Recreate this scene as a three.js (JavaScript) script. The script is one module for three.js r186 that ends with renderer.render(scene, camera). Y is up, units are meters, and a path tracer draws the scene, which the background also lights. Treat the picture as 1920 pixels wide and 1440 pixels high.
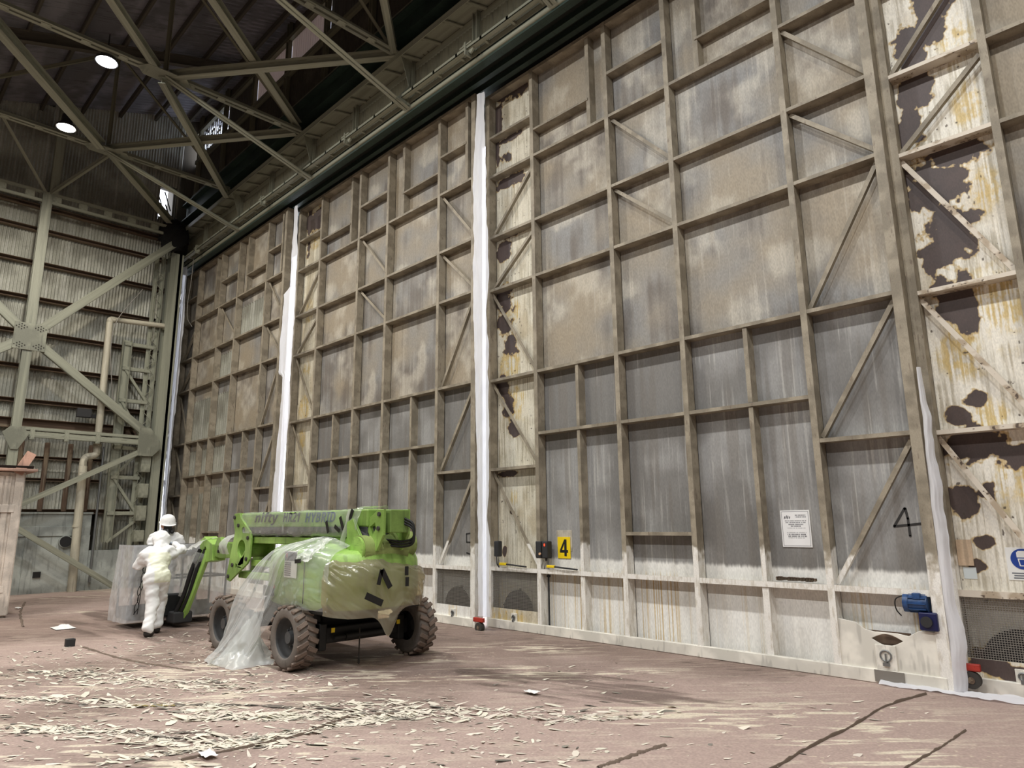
import * as THREE from 'three';
import { mergeGeometries, toCreasedNormals } from 'three/addons/utils/BufferGeometryUtils.js';
import { RoundedBoxGeometry } from 'three/addons/geometries/RoundedBoxGeometry.js';
import { RectAreaLightUniformsLib } from 'three/addons/lights/RectAreaLightUniformsLib.js';
import { FontLoader } from 'three/addons/loaders/FontLoader.js';
import { TextGeometry } from 'three/addons/geometries/TextGeometry.js';

// ---------------------------------------------------------------- camera, sky, lights, exposure
const scene = new THREE.Scene();
const renderer = new THREE.WebGLRenderer();
renderer.toneMapping = THREE.LinearToneMapping;
renderer.toneMappingExposure = 1.95;
renderer.shadowMap.enabled = true;
RectAreaLightUniformsLib.init();
const camera = new THREE.PerspectiveCamera(59.0, 4 / 3, 0.05, 200);
camera.position.set(0, 1.6, 0);
camera.rotation.set(0.20142, 0.78358, -0.01034, 'YXZ');   // 11.54 deg up, 44.9 deg to the left of the door wall's normal
scene.background = new THREE.Color(0.86, 0.9, 1.0);        // overcast daylight, seen only through gaps in the shell
scene.backgroundIntensity = 2.1;
const LAMP_POWER = 400;                                    // radiance of each high bay lamp
const LAMPS = [];
for (const [i, x] of [-16.5, -13.45, -9.6, -5.8, -2.0, 1.8, 5.6].entries())
  for (const [j, z] of [-2.68, 4.2].entries())
    LAMPS.push([x, 10.25, z, i === 0 || (i + j) % 3 === 2 ? 'warm' : 'cool']);
const LAMP_COLOR = { warm: new THREE.Color(1.0, 0.92, 0.79), cool: new THREE.Color(0.94, 0.97, 1.0) };

// ---------------------------------------------------------------- helpers
let seed = 20240611;
const rnd = () => { seed = (seed + 0x6d2b79f5) | 0; let t = Math.imul(seed ^ (seed >>> 15), 1 | seed); t = (t + Math.imul(t ^ (t >>> 7), 61 | t)) ^ t; return ((t ^ (t >>> 14)) >>> 0) / 4294967296; };
const rr = (a, b) => a + (b - a) * rnd();
const clamp = (x, a = 0, b = 1) => Math.min(b, Math.max(a, x));
const mix = (a, b, t) => a + (b - a) * t;
const smooth = (a, b, x) => { const t = clamp((x - a) / (b - a)); return t * t * (3 - 2 * t); };
const V = (x, y, z) => new THREE.Vector3(x, y, z);
const lat = (ix, iy) => { let h = (Math.imul(ix, 374761393) + Math.imul(iy, 668265263)) | 0; h = Math.imul(h ^ (h >>> 13), 1274126177); return ((h ^ (h >>> 16)) >>> 0) / 4294967296; };
function noise(x, y, px = 0, py = 0) {                      // value noise; px, py: period in lattice cells
  let ix = Math.floor(x), iy = Math.floor(y); const fx = x - ix, fy = y - iy;
  let jx = ix + 1, jy = iy + 1;
  if (px) { ix = ((ix % px) + px) % px; jx = ((jx % px) + px) % px; }
  if (py) { iy = ((iy % py) + py) % py; jy = ((jy % py) + py) % py; }
  const u = fx * fx * (3 - 2 * fx), v = fy * fy * (3 - 2 * fy);
  return mix(mix(lat(ix, iy), lat(jx, iy), u), mix(lat(ix, jy), lat(jx, jy), u), v);
}
function fbm(x, y, o = 4, px = 0, py = 0) { let s = 0, a = 0.5, n = 0; for (let i = 0; i < o; i++) { s += a * noise(x + i * 17, y + i * 31, px, py); n += a; a *= 0.5; x *= 2; y *= 2; px *= 2; py *= 2; } return s / n; }
function texture(w, h, fn, { srgb = true, rx = 1, ry = 1 } = {}) {
  const d = new Uint8Array(w * h * 4);
  for (let y = 0, o = 0; y < h; y++) for (let x = 0; x < w; x++, o += 4) { const c = fn(x / w, y / h, x, y); d[o] = clamp(c[0], 0, 255); d[o + 1] = clamp(c[1], 0, 255); d[o + 2] = clamp(c[2], 0, 255); d[o + 3] = 255; }
  const t = new THREE.DataTexture(d, w, h); t.wrapS = t.wrapT = THREE.RepeatWrapping; t.magFilter = THREE.LinearFilter; t.minFilter = THREE.LinearMipmapLinearFilter;
  if (srgb) t.colorSpace = THREE.SRGBColorSpace; t.repeat.set(rx, ry); t.needsUpdate = true; return t;
}
const lerp3 = (a, b, t) => [mix(a[0], b[0], t), mix(a[1], b[1], t), mix(a[2], b[2], t)];
const std = (color, o = {}) => new THREE.MeshStandardMaterial({ color, roughness: 0.75, metalness: 0, ...o });
const phys = (color, o = {}) => new THREE.MeshPhysicalMaterial({ color, roughness: 0.6, ...o });
// geometry: every helper returns a non-indexed geometry with position, normal, uv (uv in metres by the face's main direction)
function flat(g) {
  const q = g.index ? g.toNonIndexed() : g; for (const k of Object.keys(q.attributes)) if (!['position', 'normal', 'uv'].includes(k)) q.deleteAttribute(k);
  if (!q.attributes.normal) q.computeVertexNormals();
  if (!q.attributes.uv) q.setAttribute('uv', new THREE.BufferAttribute(new Float32Array(q.attributes.position.count * 2), 2));
  q.morphAttributes = {}; return q;
}
function metric(g, su = 1, sv = su, ou = 0, ov = 0) {
  const p = g.attributes.position, uv = g.attributes.uv, a = V(), b = V(), c = V();
  for (let i = 0; i < p.count; i += 3) {
    a.fromBufferAttribute(p, i); b.fromBufferAttribute(p, i + 1).sub(a); c.fromBufferAttribute(p, i + 2).sub(a); b.cross(c);
    const x = Math.abs(b.x), y = Math.abs(b.y), z = Math.abs(b.z);
    for (let k = i; k < i + 3; k++) {
      const X = p.getX(k), Y = p.getY(k), Z = p.getZ(k);
      const [u, v] = z >= x && z >= y ? [X, Y] : x >= y ? [Z, Y] : [X, Z];
      uv.setXY(k, u * su + ou, v * sv + ov);
    }
  }
  return g;
}
const box = (w, h, d, x = 0, y = 0, z = 0) => flat(new THREE.BoxGeometry(w, h, d).translate(x, y, z));
const span = (x0, x1, y0, y1, z0, z1) => box(Math.abs(x1 - x0), Math.abs(y1 - y0), Math.abs(z1 - z0), (x0 + x1) / 2, (y0 + y1) / 2, (z0 + z1) / 2);
const rbox = (w, h, d, r, x = 0, y = 0, z = 0, s = 2) => flat(new RoundedBoxGeometry(w, h, d, s, r).translate(x, y, z));
const cyl = (r0, r1, h, n = 20, x = 0, y = 0, z = 0) => flat(new THREE.CylinderGeometry(r1, r0, h, n).translate(x, y, z));
function between(a, b, up = V(0, 1, 0)) {                   // matrix: local z runs a -> b, local y as near to up as possible, origin half way
  const d = b.clone().sub(a), L = d.length(), z = d.divideScalar(L); let x = up.clone().cross(z); if (x.lengthSq() < 1e-6) x = V(1, 0, 0).cross(z); x.normalize();
  const y = z.clone().cross(x); return [new THREE.Matrix4().makeBasis(x, y, z).setPosition(a.clone().add(b).multiplyScalar(0.5)), L];
}
function steel(a, b, rects, up) {                           // rects: [width, height, offset x, offset y] of the cross-section
  const [m, L] = between(a, b, up); return rects.map(([w, h, ox = 0, oy = 0]) => box(w, h, L, ox, oy, 0).applyMatrix4(m));
}
const SECT = {
  i: (h, w, t = 0.014) => [[w, t, 0, h / 2 - t / 2], [w, t, 0, -h / 2 + t / 2], [t, h - 2 * t, 0, 0]],
  c: (h, w, t = 0.012) => [[t, h, -w / 2, 0], [w, t, 0, h / 2 - t / 2], [w, t, 0, -h / 2 + t / 2]],
  l: (h, w, t = 0.01) => [[t, h, -w / 2, 0], [w, t, 0, -h / 2 + t / 2]],
  two: (h, w, gap, t = 0.012) => [[(w - gap) / 2, t, -(w + gap) / 4, -h / 2], [(w - gap) / 2, t, (w + gap) / 4, -h / 2], [t, h, -gap / 2, 0], [t, h, gap / 2, 0]],
  rect: (h, w) => [[w, h]],
};
const rod = (a, b, r, n = 10) => { const [m, L] = between(a, b); return flat(new THREE.CylinderGeometry(r, r, L, n).rotateX(Math.PI / 2)).applyMatrix4(m); };
const tube = (pts, r, seg = 40, n = 8, closed = false) => flat(new THREE.TubeGeometry(new THREE.CatmullRomCurve3(pts, closed), seg, r, n, closed));
function prism(points, depth, bevel = 0, holes = []) {      // outline in x, y; extruded along z
  const s = new THREE.Shape(points.map(([x, y]) => new THREE.Vector2(x, y)));
  for (const h of holes) { const p = new THREE.Path(); if (h.length === 3 && typeof h[0] === 'number') p.absarc(h[0], h[1], h[2], 0, Math.PI * 2, true); else p.setFromPoints(h.map(([x, y]) => new THREE.Vector2(x, y))); s.holes.push(p); }
  return flat(new THREE.ExtrudeGeometry(s, { depth, bevelEnabled: bevel > 0, bevelThickness: bevel, bevelSize: bevel, bevelSegments: 1, curveSegments: 20 }));
}
function grid(nu, nv, fn) {                                 // parametric sheet
  const pos = [], uv = [], idx = [];
  for (let j = 0; j <= nv; j++) for (let i = 0; i <= nu; i++) { const p = fn(i / nu, j / nv); pos.push(p.x, p.y, p.z); uv.push(i / nu, j / nv); }
  for (let j = 0; j < nv; j++) for (let i = 0; i < nu; i++) { const a = j * (nu + 1) + i, b = a + 1, c = a + nu + 1, d = c + 1; idx.push(a, b, d, a, d, c); }
  const g = new THREE.BufferGeometry(); g.setAttribute('position', new THREE.Float32BufferAttribute(pos, 3)); g.setAttribute('uv', new THREE.Float32BufferAttribute(uv, 2)); g.setIndex(idx); g.computeVertexNormals(); return g;
}
const shadows = (m) => { m.castShadow = true; m.receiveShadow = true; return m; };
function mesh(name, geos, mat, parent) { const list = Array.isArray(geos) ? geos.flat(9) : [geos]; const m = shadows(new THREE.Mesh(list.length === 1 ? list[0] : mergeGeometries(list.map(flat), false), mat)); m.name = name; if (parent) parent.add(m); return m; }
const TAKEN = new Map();
const numbered = (n) => { const k = TAKEN.get(n) ?? 0; TAKEN.set(n, k + 1); return k ? `${n}_${String(k).padStart(3, '0')}` : n; };
function thing(name, label, category, [x, y, z] = [0, 0, 0], group, kind) {
  const o = new THREE.Group(); o.name = numbered(name); o.position.set(x, y, z); o.userData = { label, category }; if (group) o.userData.group = group; if (kind) o.userData.kind = kind; scene.add(o); return o;
}
function single(name, geos, mat, label, category, group, kind) {
  const m = mesh(numbered(name), geos, mat, scene); m.userData = { label, category }; if (group) m.userData.group = group; if (kind) m.userData.kind = kind; return m;
}
const stuff = (m) => { m.userData.kind = 'stuff'; return m; };

// ---------------------------------------------------------------- materials
const T = {};
T.grime = texture(1024, 1024, (u, v) => {                    // 4 m x 4 m of stained sheet steel
  const blot = fbm(u * 5, v * 5, 4, 5, 5), big = fbm(u * 2 + 5, v * 3 + 2, 3, 2, 3), st = fbm(u * 150, v * 5 + blot, 2, 150, 5), st2 = fbm(u * 48, v * 2, 2, 48, 2), fine = noise(u * 512, v * 170, 512, 170);
  const cl = fbm(u * 9 + 3, v * 7 + 8, 4, 9, 7);
  let c = lerp3([153, 141, 122], [138, 137, 135], smooth(0.35, 0.62, big * 0.6 + blot * 0.4));
  c = lerp3(c, [102, 93, 84], smooth(0.44, 0.7, blot * 0.7 + st2 * 0.3) * 0.75);
  c = lerp3(c, [198, 191, 176], smooth(0.48, 0.72, cl) * 0.6);
  c = lerp3(c, [196, 190, 178], smooth(0.6, 0.9, st * 0.7 + cl * 0.35) * 0.5);
  const k = 0.93 + 0.14 * fine; return [c[0] * k, c[1] * k, c[2] * k];
}, { rx: 0.25, ry: 0.25 });
T.low = texture(2048, 1024, (u, v) => {                      // 8 m wide, floor to 4 m: white paint below a ragged edge at 1.07 m, grey stained sheet above
  const y = v * 4, blot = fbm(u * 10, v * 5, 4, 10, 0), st = fbm(u * 320, v * 6 + blot, 2, 320), st2 = fbm(u * 90, v * 3, 2, 90), fine = noise(u * 1100, v * 170, 1100);
  let c = lerp3([122, 120, 117], [150, 149, 147], smooth(0.35, 0.65, blot));
  c = lerp3(c, [112, 106, 99], smooth(0.5, 0.75, st2) * 0.4);
  c = lerp3(c, [196, 194, 188], smooth(0.6, 0.85, st * 0.75 + blot * 0.28) * 0.55);
  const w = smooth(0.03, -0.03, y - 1.07 - (st - 0.5) * 0.035 - (blot - 0.5) * 0.03);
  const zone = Math.max(smooth(0.1, 0.14, u) * smooth(0.44, 0.36, u), 0.9 * smooth(0.65, 0.68, u) * smooth(0.77, 0.74, u), 0.25) * smooth(0.3, 0.55, fbm(u * 24 + 3, 0.5, 2, 24)), rust = smooth(0.5, 0.74, fbm(u * 420, 1.5 + v * 0.7, 2, 420)) * zone * smooth(1.0, 0.8, y) * (0.55 + 0.6 * noise(u * 40, v * 14, 40));
  let p = lerp3([238, 237, 232], [212, 209, 202], smooth(0.45, 0.75, st2 * 0.5 + blot * 0.5) * 0.7);
  p = lerp3(p, [190, 156, 98], clamp(rust) * 0.85);
  c = lerp3(c, p, w); const k = 0.95 + 0.1 * fine; return [c[0] * k, c[1] * k, c[2] * k];
}, { rx: 0.125, ry: 0.25 });
function peel(blobs, rust, tone, dirt) {                     // 1.05 m x 9.4 m of peeling cream paint; blobs [x, y, rx, ry]: bare primer; rust [x, y, r]
  return texture(256, 2048, (u, v) => {
    const x = u * 1.05, y = v * 9.4, n1 = fbm(x * 6, y * 6, 4), n2 = fbm(x * 22, y * 16, 3), st = fbm(x * 60, y * 2.5, 2), fine = noise(x * 190, y * 60);
    let b = -9; for (const [bx, by, sx, sy] of blobs) b = Math.max(b, 1 - Math.hypot((x - bx) / sx, (y - by) / sy));
    const edge = b - 0.12 + (n1 - 0.5) * 1.5 + (n2 - 0.5) * 0.55;
    let r = -9; for (const [bx, by, s] of rust) r = Math.max(r, 1 - Math.hypot((x - bx) / s, (y - by) / (s * 1.5)));
    let c = lerp3(tone, [tone[0] * 0.78, tone[1] * 0.76, tone[2] * 0.72], smooth(0.42, 0.75, n1 * 0.4 + st * 0.6) * 0.9);
    c = lerp3(c, dirt, smooth(0.52, 0.75, fbm(x * 3 + 9, y * 1.7, 3)) * 0.6);
    const ru = smooth(0.0, 0.5, r + (n1 - 0.5) * 0.9) * smooth(0.38, 0.62, st * 0.5 + n2 * 0.5);
    c = lerp3(c, [206, 174, 100], clamp(ru) * 0.65);
    c = lerp3(c, [176, 140, 74], smooth(-0.16, -0.02, edge) * 0.6);
    c = lerp3(c, [70 + n1 * 16, 60 + n1 * 12, 58 + n1 * 10], smooth(-0.03, 0.05, edge));
    c = lerp3(c, [70, 60, 52], smooth(0.8, 0.86, n2) * 0.7);
    const k = 0.94 + 0.12 * fine; return [c[0] * k, c[1] * k, c[2] * k];
  }, { rx: 1 / 1.05, ry: 1 / 9.4 });
}
T.peel3 = peel([[0.5, 7.2, 0.22, 0.5], [0.28, 6.85, 0.16, 0.35], [0.26, 6.38, 0.2, 0.28], [0.14, 5.9, 0.16, 0.2], [0.5, 5.4, 0.34, 0.16], [0.3, 5.1, 0.3, 0.35], [0.42, 4.65, 0.26, 0.3], [0.28, 4.35, 0.2, 0.18], [0.34, 3.85, 0.17, 0.3], [0.45, 3.58, 0.12, 0.2], [0.4, 2.78, 0.12, 0.1], [0.23, 2.6, 0.1, 0.09], [0.36, 2.3, 0.36, 0.2], [0.6, 2.2, 0.2, 0.14], [0.2, 1.76, 0.15, 0.18], [0.36, 1.85, 0.1, 0.1], [0.3, 1.38, 0.09, 0.07], [0.22, 1.13, 0.07, 0.06], [0.22, 0.28, 0.16, 0.1], [0.4, 0.2, 0.1, 0.07]],
  [[0.75, 3.7, 0.34], [0.32, 3.3, 0.26], [0.7, 6.7, 0.25], [0.7, 5.9, 0.2], [0.75, 4.9, 0.2], [0.5, 2.55, 0.2], [0.45, 0.25, 0.35], [0.7, 2.0, 0.3]], [236, 231, 218], [200, 188, 165]);
T.peel4 = peel([[0.42, 9.3, 0.5, 0.24], [0.1, 8.6, 0.1, 0.6], [0.3, 8.35, 0.4, 0.07], [0.36, 8.0, 0.16, 0.12], [0.35, 7.5, 0.45, 0.12], [0.2, 6.25, 0.2, 0.18], [0.24, 5.35, 0.22, 0.22], [0.24, 4.9, 0.22, 0.2], [0.38, 4.56, 0.16, 0.2], [0.17, 3.84, 0.16, 0.18], [0.3, 3.45, 0.16, 0.2], [0.44, 3.1, 0.12, 0.14], [0.28, 2.38, 0.3, 0.05], [0.35, 1.76, 0.06, 0.05], [0.2, 1.15, 0.05, 0.08], [0.5, 6.5, 0.5, 0.06]],
  [[0.4, 5.1, 0.22], [0.35, 4.2, 0.24], [0.5, 3.5, 0.25], [0.4, 2.0, 0.12], [0.35, 0.15, 0.5]], [216, 210, 192], [178, 164, 136]);
T.peel5 = peel([[0.2, 9.1, 0.14, 0.5], [0.5, 8.9, 0.4, 0.3], [0.2, 8.3, 0.1, 0.3]], [[0.4, 6.6, 0.22], [0.4, 5.2, 0.18], [0.4, 4.25, 0.26], [0.4, 3.5, 0.2], [0.4, 2.2, 0.2], [0.5, 8.6, 0.4]], [214, 206, 184], [176, 162, 134]);
T.frame = texture(256, 1024, (u, v) => {                     // frame steel by height: cream paint up to about 1.3 m, dusty brown grey above
  const y = v * 9.4, n = fbm(u * 6, v * 60, 4, 6), st = fbm(u * 40, v * 90, 3, 40), f = noise(u * 256, v * 1024, 256);
  let c = lerp3([156, 146, 128], [130, 121, 105], smooth(0.35, 0.7, n));
  c = lerp3(c, [112, 98, 84], smooth(0.7, 0.82, st) * 0.6);
  const p = lerp3([236, 233, 226], [212, 206, 194], smooth(0.45, 0.75, st));
  c = lerp3(c, p, smooth(0.05, -0.05, y - 1.22 - (n - 0.5) * 0.45));
  const k = 0.95 + 0.1 * f; return [c[0] * k, c[1] * k, c[2] * k];
}, { rx: 1, ry: 1 / 9.4 });
T.paint = texture(512, 512, (u, v) => {                      // mottled neutral wear, multiplied with a material's colour
  const n = fbm(u * 6, v * 6, 5, 6, 6), s = fbm(u * 60, v * 8, 2, 60, 8), f = noise(u * 256, v * 256, 256, 256), k = 255 * (0.8 + 0.2 * smooth(0.3, 0.65, n)) * (0.94 + 0.06 * f) * (1 - 0.12 * smooth(0.6, 0.8, s)); return [k, k * 0.99, k * 0.97];
}, { rx: 0.4, ry: 0.4 });
T.chalk = texture(512, 512, (u, v) => { const n = fbm(u * 7, v * 7, 5, 7, 7), s = fbm(u * 50, v * 10, 2, 50, 10), k = 255 * (0.9 + 0.1 * smooth(0.35, 0.6, n)) * (1 - 0.1 * smooth(0.62, 0.8, s)); return lerp3([k, k * 0.995, k * 0.98], [150, 126, 92], smooth(0.74, 0.82, n * 0.5 + s * 0.5) * 0.6); }, { rx: 0.5, ry: 0.5 });
T.sheet = texture(512, 1024, (u, v) => {                     // galvanised cladding: 4 m x 8 m
  const n = fbm(u * 6, v * 10, 4, 6, 10), s = fbm(u * 70, v * 4, 3, 70, 4), f = noise(u * 256, v * 256, 256, 256);
  let c = lerp3([172, 172, 160], [138, 137, 126], smooth(0.35, 0.65, n)); c = lerp3(c, [200, 200, 192], smooth(0.55, 0.75, s) * 0.5); c = lerp3(c, [96, 88, 76], smooth(0.64, 0.8, n * 0.6 + s * 0.4) * 0.8);
  const k = 0.95 + 0.1 * f; return [c[0] * k, c[1] * k, c[2] * k];
}, { rx: 0.25, ry: 0.125 });
T.rust = texture(256, 256, (u, v) => { const n = fbm(u * 8, v * 8, 5, 8, 8), s = fbm(u * 30, v * 30, 2, 30, 30); const c = lerp3([92, 74, 60], [126, 112, 94], smooth(0.4, 0.65, n)); const k = 0.85 + 0.3 * s; return [c[0] * k, c[1] * k, c[2] * k]; }, { rx: 0.6, ry: 0.6 });
T.grain = texture(256, 256, (u, v) => { const k = 255 * clamp(fbm(u * 40, v * 40, 4, 40, 40)); return [k, k, k]; }, { srgb: false, rx: 1, ry: 1 });
const tinted = (hex, map, o = {}) => std(hex, { map, ...o });
const M = {
  grime: std(0xffffff, { map: T.grime, roughness: 0.62, bumpMap: T.grime, bumpScale: 0.002 }), low: std(0xffffff, { map: T.low, roughness: 0.6 }),
  peel3: std(0xffffff, { map: T.peel3, roughness: 0.55, bumpMap: T.peel3, bumpScale: 0.003 }), peel4: std(0xffffff, { map: T.peel4, roughness: 0.55, bumpMap: T.peel4, bumpScale: 0.003 }), peel5: std(0xffffff, { map: T.peel5, roughness: 0.6 }),
  frame: std(0xffffff, { map: T.frame, roughness: 0.6 }),
  sheet: std(0xffffff, { map: T.sheet, roughness: 0.5, metalness: 0.15 }), rust: std(0xffffff, { map: T.rust, roughness: 0.9 }),
  olive: tinted(0x9c9f90, T.paint, { roughness: 0.5 }), oliveDark: tinted(0x7c7a68, T.paint, { roughness: 0.6 }), green: tinted(0x2c4038, T.paint, { roughness: 0.6 }), roof: tinted(0x8c8c96, T.paint, { roughness: 0.85 }), roofSteel: tinted(0x5c574e, T.paint, { roughness: 0.8 }),
  cream: tinted(0xefece4, T.chalk, { roughness: 0.55 }), plinth: tinted(0xb9c0bd, T.paint, { roughness: 0.7 }), pink: tinted(0xf0e6dc, T.paint, { roughness: 0.8 }), black: std(0x141414, { roughness: 0.6 }), charcoal: std(0x2b2b2c, { roughness: 0.7 }),
  dark: std(0x3a3632, { roughness: 0.9 }), steel: std(0x8c8f90, { roughness: 0.35, metalness: 0.8 }), red: tinted(0xb5382c, T.paint, { roughness: 0.5 }), blue: tinted(0x2a4f86, T.paint, { roughness: 0.4 }), navy: std(0x141a4a, { roughness: 0.4 }), yellow: std(0xf0cf12, { roughness: 0.5 }), white: std(0xe9e9e6, { roughness: 0.6 }),
  screen: std(0x8d8982, { roughness: 0.5, metalness: 0.4 }),
  sheeting: phys(0xf4f5fa, { roughness: 0.88, transmission: 0.42, side: THREE.DoubleSide }),
};
// ---------------------------------------------------------------- floor
const structure = (name, geos, mat, label, category) => single(name, geos, mat, label, category, undefined, 'structure');
T.floor = texture(2048, 2048, (u, v) => {                    // 12 m x 12 m, repeated; pink membrane, cream scuffs drawn out along the doors, brown dust
  const n = fbm(u * 9, v * 9, 5, 9, 9), big = fbm(u * 3 + 4, v * 4 + 1, 3, 3, 4), dr = fbm(u * 26, v * 150, 3, 26, 150), dr2 = fbm(u * 60 + 3, v * 420, 2, 60, 420), f = noise(u * 1024, v * 1024, 1024, 1024), sp = noise(u * 330, v * 560, 330, 560);
  let c = lerp3([168, 147, 138], [145, 126, 117], smooth(0.35, 0.65, n));
  c = lerp3(c, [122, 103, 93], smooth(0.5, 0.72, big * 0.75 + n * 0.3) * 0.6);
  const zone = smooth(0.48, 0.68, fbm(u * 5 + 7, v * 14 + 3, 3, 5, 14));
  c = lerp3(c, [214, 203, 182], smooth(0.54, 0.64, dr) * (0.2 + 0.7 * zone) * smooth(0.25, 0.5, dr2));
  c = lerp3(c, [205, 192, 168], smooth(0.86, 0.93, sp) * (0.2 + 0.6 * zone));
  c = lerp3(c, [84, 70, 62], smooth(0.66, 0.74, dr2 * 0.6 + n * 0.4) * 0.55);
  const k = 0.93 + 0.14 * f; return [c[0] * k, c[1] * k, c[2] * k];
}, { rx: 1 / 12, ry: 1 / 12 });
T.floor.rotation = -Math.PI / 4;                            // the scuffs were dragged diagonally across the hangar
M.floor = std(0xffffff, { map: T.floor, roughness: 0.82, bumpMap: T.floor, bumpScale: 0.006 });
const floor = thing('floor', 'dusty pink membrane floor strewn with paint scrapings', 'floor', [0, 0, 0], undefined, 'structure');
mesh('membrane', metric(span(-22.2, 9.3, -0.3, 0, -8.4, 13.3)), M.floor, floor);
// ---------------------------------------------------------------- shell behind and beside the camera
const sheetWall = (w, h, pitch = 0.076, amp = 0.018) => {    // corrugated sheet standing in x, y; ridges upright
  const n = Math.round(w / pitch) * 4; const g = flat(grid(n, 1, (u, v) => V(u * w, v * h, Math.cos(u * w / pitch * Math.PI * 2) * amp))); const uv = g.attributes.uv; for (let i = 0; i < uv.count; i++) uv.setXY(i, uv.getX(i) * w, uv.getY(i) * h); return g;
};
M.shade = tinted(0x4a4b46, T.paint, { roughness: 0.8 });
structure('wall_back', metric(span(-21.3, 9.3, 0, 12.6, 13, 13.3), 1), M.shade, 'far side wall of the hangar behind the viewer', 'wall');
structure('wall_right', metric(span(9, 9.3, 0, 15.6, -8.4, 13.3), 1), M.shade, 'end wall of the hangar to the right of the viewer', 'wall');
// ---------------------------------------------------------------- sliding door leaves
M.pale = std(0xffffff, { map: texture(256, 256, (u, v) => { const n = fbm(u * 9, v * 9, 4, 9, 9), k = fbm(u * 40, v * 40, 2, 40, 40); const c = lerp3([214, 204, 188], [176, 160, 138], smooth(0.45, 0.65, n)); return lerp3(c, [88, 74, 62], smooth(0.66, 0.74, k * 0.6 + n * 0.4)); }), roughness: 0.6 });
const ROWS = { A: [0, 0.89, 2.45, 3.93, 5.52, 6.49, 7.65, 9.3], B: [0, 0.89, 2.95, 3.93, 5.52, 6.49, 7.65, 9.3], C: [0, 0.89, 1.44, 2.95, 3.93, 5.52, 6.49, 7.65, 9.3] };
const PD = 0.17;                                            // depth of the frame in front of the sheeting
const frameUV = (g, oy = 0) => metric(g, 1, 1, rnd(), oy);
function screen(parent, x0, x1, y0, y1, z) {
  const g = [], p = 0.021; for (let x = x0; x <= x1; x += p) g.push(box(0.006, y1 - y0, 0.003, x, (y0 + y1) / 2, z)); for (let y = y0; y <= y1; y += p) g.push(box(x1 - x0, 0.006, 0.003, (x0 + x1) / 2, y, z + 0.003));
  stuff(mesh('mesh_screen', g, M.screen, parent));
}
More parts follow.
